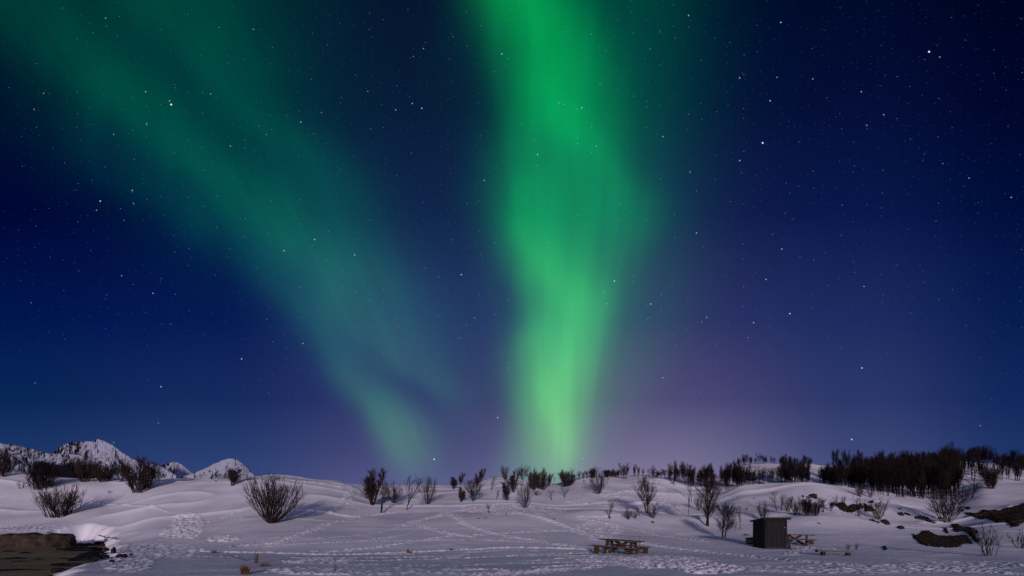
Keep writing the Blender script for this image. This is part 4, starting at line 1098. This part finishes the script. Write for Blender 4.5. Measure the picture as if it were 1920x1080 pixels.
# the shed
sh = empty('shed', (0, 0, 0), 0, 'small dark grey timber shed with a flat overhanging roof', 'shed')
def at(px, y, z): return Vector(((px - 960) / F * y, y, z))
Cn, Rn = at(1434, 33.1, 0), at(1475, 33.15, 0)
ux = (Rn - Cn); w_s = ux.length; ux.normalize(); uy = Vector((-ux.y, ux.x, 0)); d_s = 1.5
zg = min(at_depth(1434, 33.3).z, at_depth(1475, 33.0).z)
sh.location = (Cn.x, Cn.y, zg); sh.rotation_euler = (0, 0, math.atan2(ux.y, ux.x))
HF, HB = 1.98 - zg, 1.84 - zg
def plank_wall(name, a, b, h0, h1, nrm, n):
    it = []
    a, b, nrm = Vector(a), Vector(b), Vector(nrm)
    for k_ in range(n):
        t0 = (k_ + .5) / n; p = a.lerp(b, t0); h = h0 + (h1 - h0) * t0
        wd = (b - a).length / n - .006
        q = Matrix.Rotation(math.atan2(b.y - a.y, b.x - a.x), 4, 'Z')
        it.append(((wd, .03, h + .5), T(p + Vector((0, 0, h / 2 - .25)) + nrm * (.004 if k_ % 2 else -.004)) @ q))
    return bars(name, it, SHEDW, sh, .004)
plank_wall('front_wall', (0, 0, 0), (w_s, 0, 0), HF, HF, (0, -1, 0), 9)
plank_wall('side_wall', (-.002, .03, 0), (-.002, d_s, 0), HF, HB, (-1, 0, 0), 12)
plank_wall('side_wall', (w_s + .002, .03, 0), (w_s + .002, d_s, 0), HF, HB, (1, 0, 0), 12)
plank_wall('back_wall', (0, d_s, 0), (w_s, d_s, 0), HB, HB, (0, 1, 0), 9)
slope = math.atan2(HB - HF, d_s)
rf = bars('roof', [((w_s + .30, d_s + .34, .10), T((w_s / 2, d_s / 2, (HF + HB) / 2 + .055)) @ Matrix.Rotation(slope, 4, 'X'))], TRIM, sh, .012)
bars('fascia', [((w_s + .34, .035, .15), T((w_s / 2, -.19, HF + .055)))], SHEDW, rf, .006)
bars('corner_board', [((.11, .045, HF + .4), T((w_s - .05, -.04, HF / 2 - .22)))], TRIM, sh, .006)
bars('corner_board', [((.08, .045, HF + .4), T((.04, -.04, HF / 2 - .22)))], SHEDW, sh, .006)
bars('latch', [((.05, .05, .05), T((w_s - .16, -.05, HF - .52)))], STEEL, sh, .01)
bars('plinth', [((w_s + .14, .06, .22), T((w_s / 2 + .04, -.06, .02)))], TRIM, sh, .01)
bars('skirt_board', [beam((w_s + .03, -.02, .95), (w_s + .20, -.03, -.15), .05, .16)], TRIM, sh, .01)

q = at(1409.5, 36.4, 0); q.z = at_depth(1409.5, 36.4).z
cr = empty('wooden_crate', q, R(-8), 'pale wooden crate with dark lid poking out behind the left side of the shed', 'crate')
bars('side_panel', [((.62, .03, .30), T((0, -.30 + .6 * s, .22 + .04))) for s in (0, 1)] + [((.03, .54, .30), T((-.295 + .59 * s, 0, .26))) for s in (0, 1)], PALE, cr)
bars('lid', [((.72, .74, .06), T((0, 0, .46)) @ Matrix.Rotation(R(-6), 4, 'Y'))], TRIM, cr)
bars('base', [((.58, .56, .22), T((0, 0, .0)))], TRIM, cr)

def stick(name, p0, p1, r_, m, label, cat, kinks=4, seed=1, twigs=0):
    rnd = random.Random(seed); t = Tubes()
    pts = [p0.lerp(p1, i / kinks) + Vector((rnd.gauss(0, r_ * .8), rnd.gauss(0, r_ * .8), rnd.gauss(0, r_ * .8))) for i in range(kinks + 1)]
    t.tube(pts, [r_ * (1 - .5 * i / kinks) for i in range(kinks + 1)], 6)
    for _ in range(twigs):
        a = pts[rnd.randrange(1, kinks)]
        t.tube([a, a + (p1 - p0) * .2 + Vector((0, 0, (p1 - p0).length * rnd.uniform(.03, .1)))], [r_ * .5, r_ * .25], 4)
    c = (p0 + p1) / 2
    t.v = [v - c for v in t.v]
    o = t.obj(name, m); o.location = c
    return tag(o, label, cat)

q = hit(1404, 1004); stick('branch', at(1395, q.y, q.z + .12), at(1406, q.y, q.z - .02), .05, BARK, 'short dark branch lying left of the pale crate', 'branch', seed=3)
yb = 36.0; gz = at_depth(1490, yb).z
pl = bars('plank', [((1.0, .16, .04), Matrix())], WOOD, None)
pl.location = at(1490, 32.6, at_depth(1490, 32.6).z + .03); pl.rotation_euler = (0, R(3), R(-12))
tag(pl, 'loose brown plank on the snow at the right corner of the shed', 'plank')

yb = 27.5
bz = at_depth(1566, yb).z
bn = empty('low_bench', at(1566, yb, bz - .02), R(-20), 'low timber bench almost buried in snow right of the shed', 'bench')
bn.rotation_euler = (0, R(2.0), R(-20))
bars('seat', [((1.72, .16, .06), T((0, -.18 + .18 * k_, .24))) for k_ in range(3)], PALE, bn)
for s in (-1, 1):
    bars('leg', [((.16, .46, .26), T((s * .58, 0, .08)))], TRIM, bn)
bars('end_board', [((.06, .56, .12), T((-.88, 0, .22)))], TRIM, bn)

q = at(1198.5, 32.0, 0); q.z = at_depth(1198.5, 32).z
stick('stake', q + Vector((0, 0, -.1)), q + Vector((.05, 0, .86)), .022, REDDISH, 'thin red stake standing behind the right end of the free picnic table', 'stake', seed=5)
q = hit(1030, 974); stick('stake', q - Vector((0, 0, .05)), q + Vector((.03, 0, .33)), .03, REDDISH, 'short reddish stake on the trodden path in the centre', 'stake', seed=6)
q = hit(1265, 951); stick('stake', q - Vector((0, 0, .05)), q + Vector((.02, 0, .68)), .03, BARK, 'lone thin dark stake on the smooth slope above the tall oval birch', 'stake', seed=7)
q = hit(1837, 961)
q = hit(765, 1038)
stump = empty('tree_stump', q, 0, 'short orange brown stump standing in the snow tracks', 'stump')
tt = Tubes(); tt.tube([Vector((0, 0, -.08)), Vector((.0, 0, .10)), Vector((-.01, 0, .24))], [.085, .08, .075], 9)
tt.obj('stem', REDDISH, stump)
tt = Tubes(); tt.tube([Vector((.06, 0, .03)), Vector((.12, -.02, .10))], [.045, .03], 6)
tt.obj('side_stub', REDDISH, stump)
q = hit(846, 1032)
stick('branch', q + Vector((-.14, 0, .04)), q + Vector((.16, .02, .06)), .05, BARK, 'short dark log on the bright track right of the stump', 'branch', seed=8)
a_, b_ = hit(186, 1008.5), hit(222, 1012.5)
a_ = Vector((a_.x, b_.y + .3, b_.z + .35)); a_.x = (186 - 960) / F * a_.y
stick('branch', a_, b_ + Vector((0, 0, .08)), .055, BARK, 'long fallen branch lying on the snow bank beside the shore', 'branch', 6, 9, 3)
q = hit(1537, 1024.5); q2 = hit(1476, 998)
a_ = hit(1535, 981); b_ = hit(1542, 984.5)
stick('branch', a_ + Vector((0, 0, .06)), Vector((b_.x, a_.y - .3, a_.z - .1)), .06, BARK, 'short dark branch on smooth snow above and right of the shed', 'branch', seed=12)
a_ = hit(463, 1051); b_ = hit(476, 1045.5)
stick('branch', a_ + Vector((0, 0, .02)), Vector((b_.x, a_.y + .2, a_.z + .22)), .02, BARK, 'bent twig sticking out beside the dry grass stalk', 'branch', 5, 14, 2)

def tuft(px, py, hp, wp, n, label, seed, lean=.3, r_=.006):
    q = hit(px, py); s = q.y / F; rnd = random.Random(seed); t = Tubes()
    for _ in range(n):
        p = Vector((rnd.gauss(0, wp * s * .22), rnd.gauss(0, wp * s * .22), -.03))
        d = Vector((rnd.gauss(0, lean), rnd.gauss(0, lean), 1))
        pts = walk(rnd, p, d, hp * s * rnd.uniform(.5, 1.1), 4, -.25, .08)
        t.tube(pts, [r_, r_ * .9, r_ * .7, r_ * .5, r_ * .3])
    o = t.obj('grass_tuft', GRASS); o.location = q
    return tag(o, label, 'grass tuft')
tuft(480, 1056, 33, 6, 26, 'tall thin dry grass stalks at the near left', 1, .07)
tuft(496, 1062, 11, 22, 110, 'low spreading dry grass right of the tall stalks', 2, .5)
tuft(459, 1077, 19, 12, 230, 'bushy orange dry grass tuft at the bottom edge', 3, .25, .008)
tuft(402, 1037, 8, 10, 110, 'small olive dry tuft left of the tall stalks', 4, .4)
tuft(438, 1025, 6, 6, 30, 'tiny dry tuft at the start of the boot track', 5, .4)
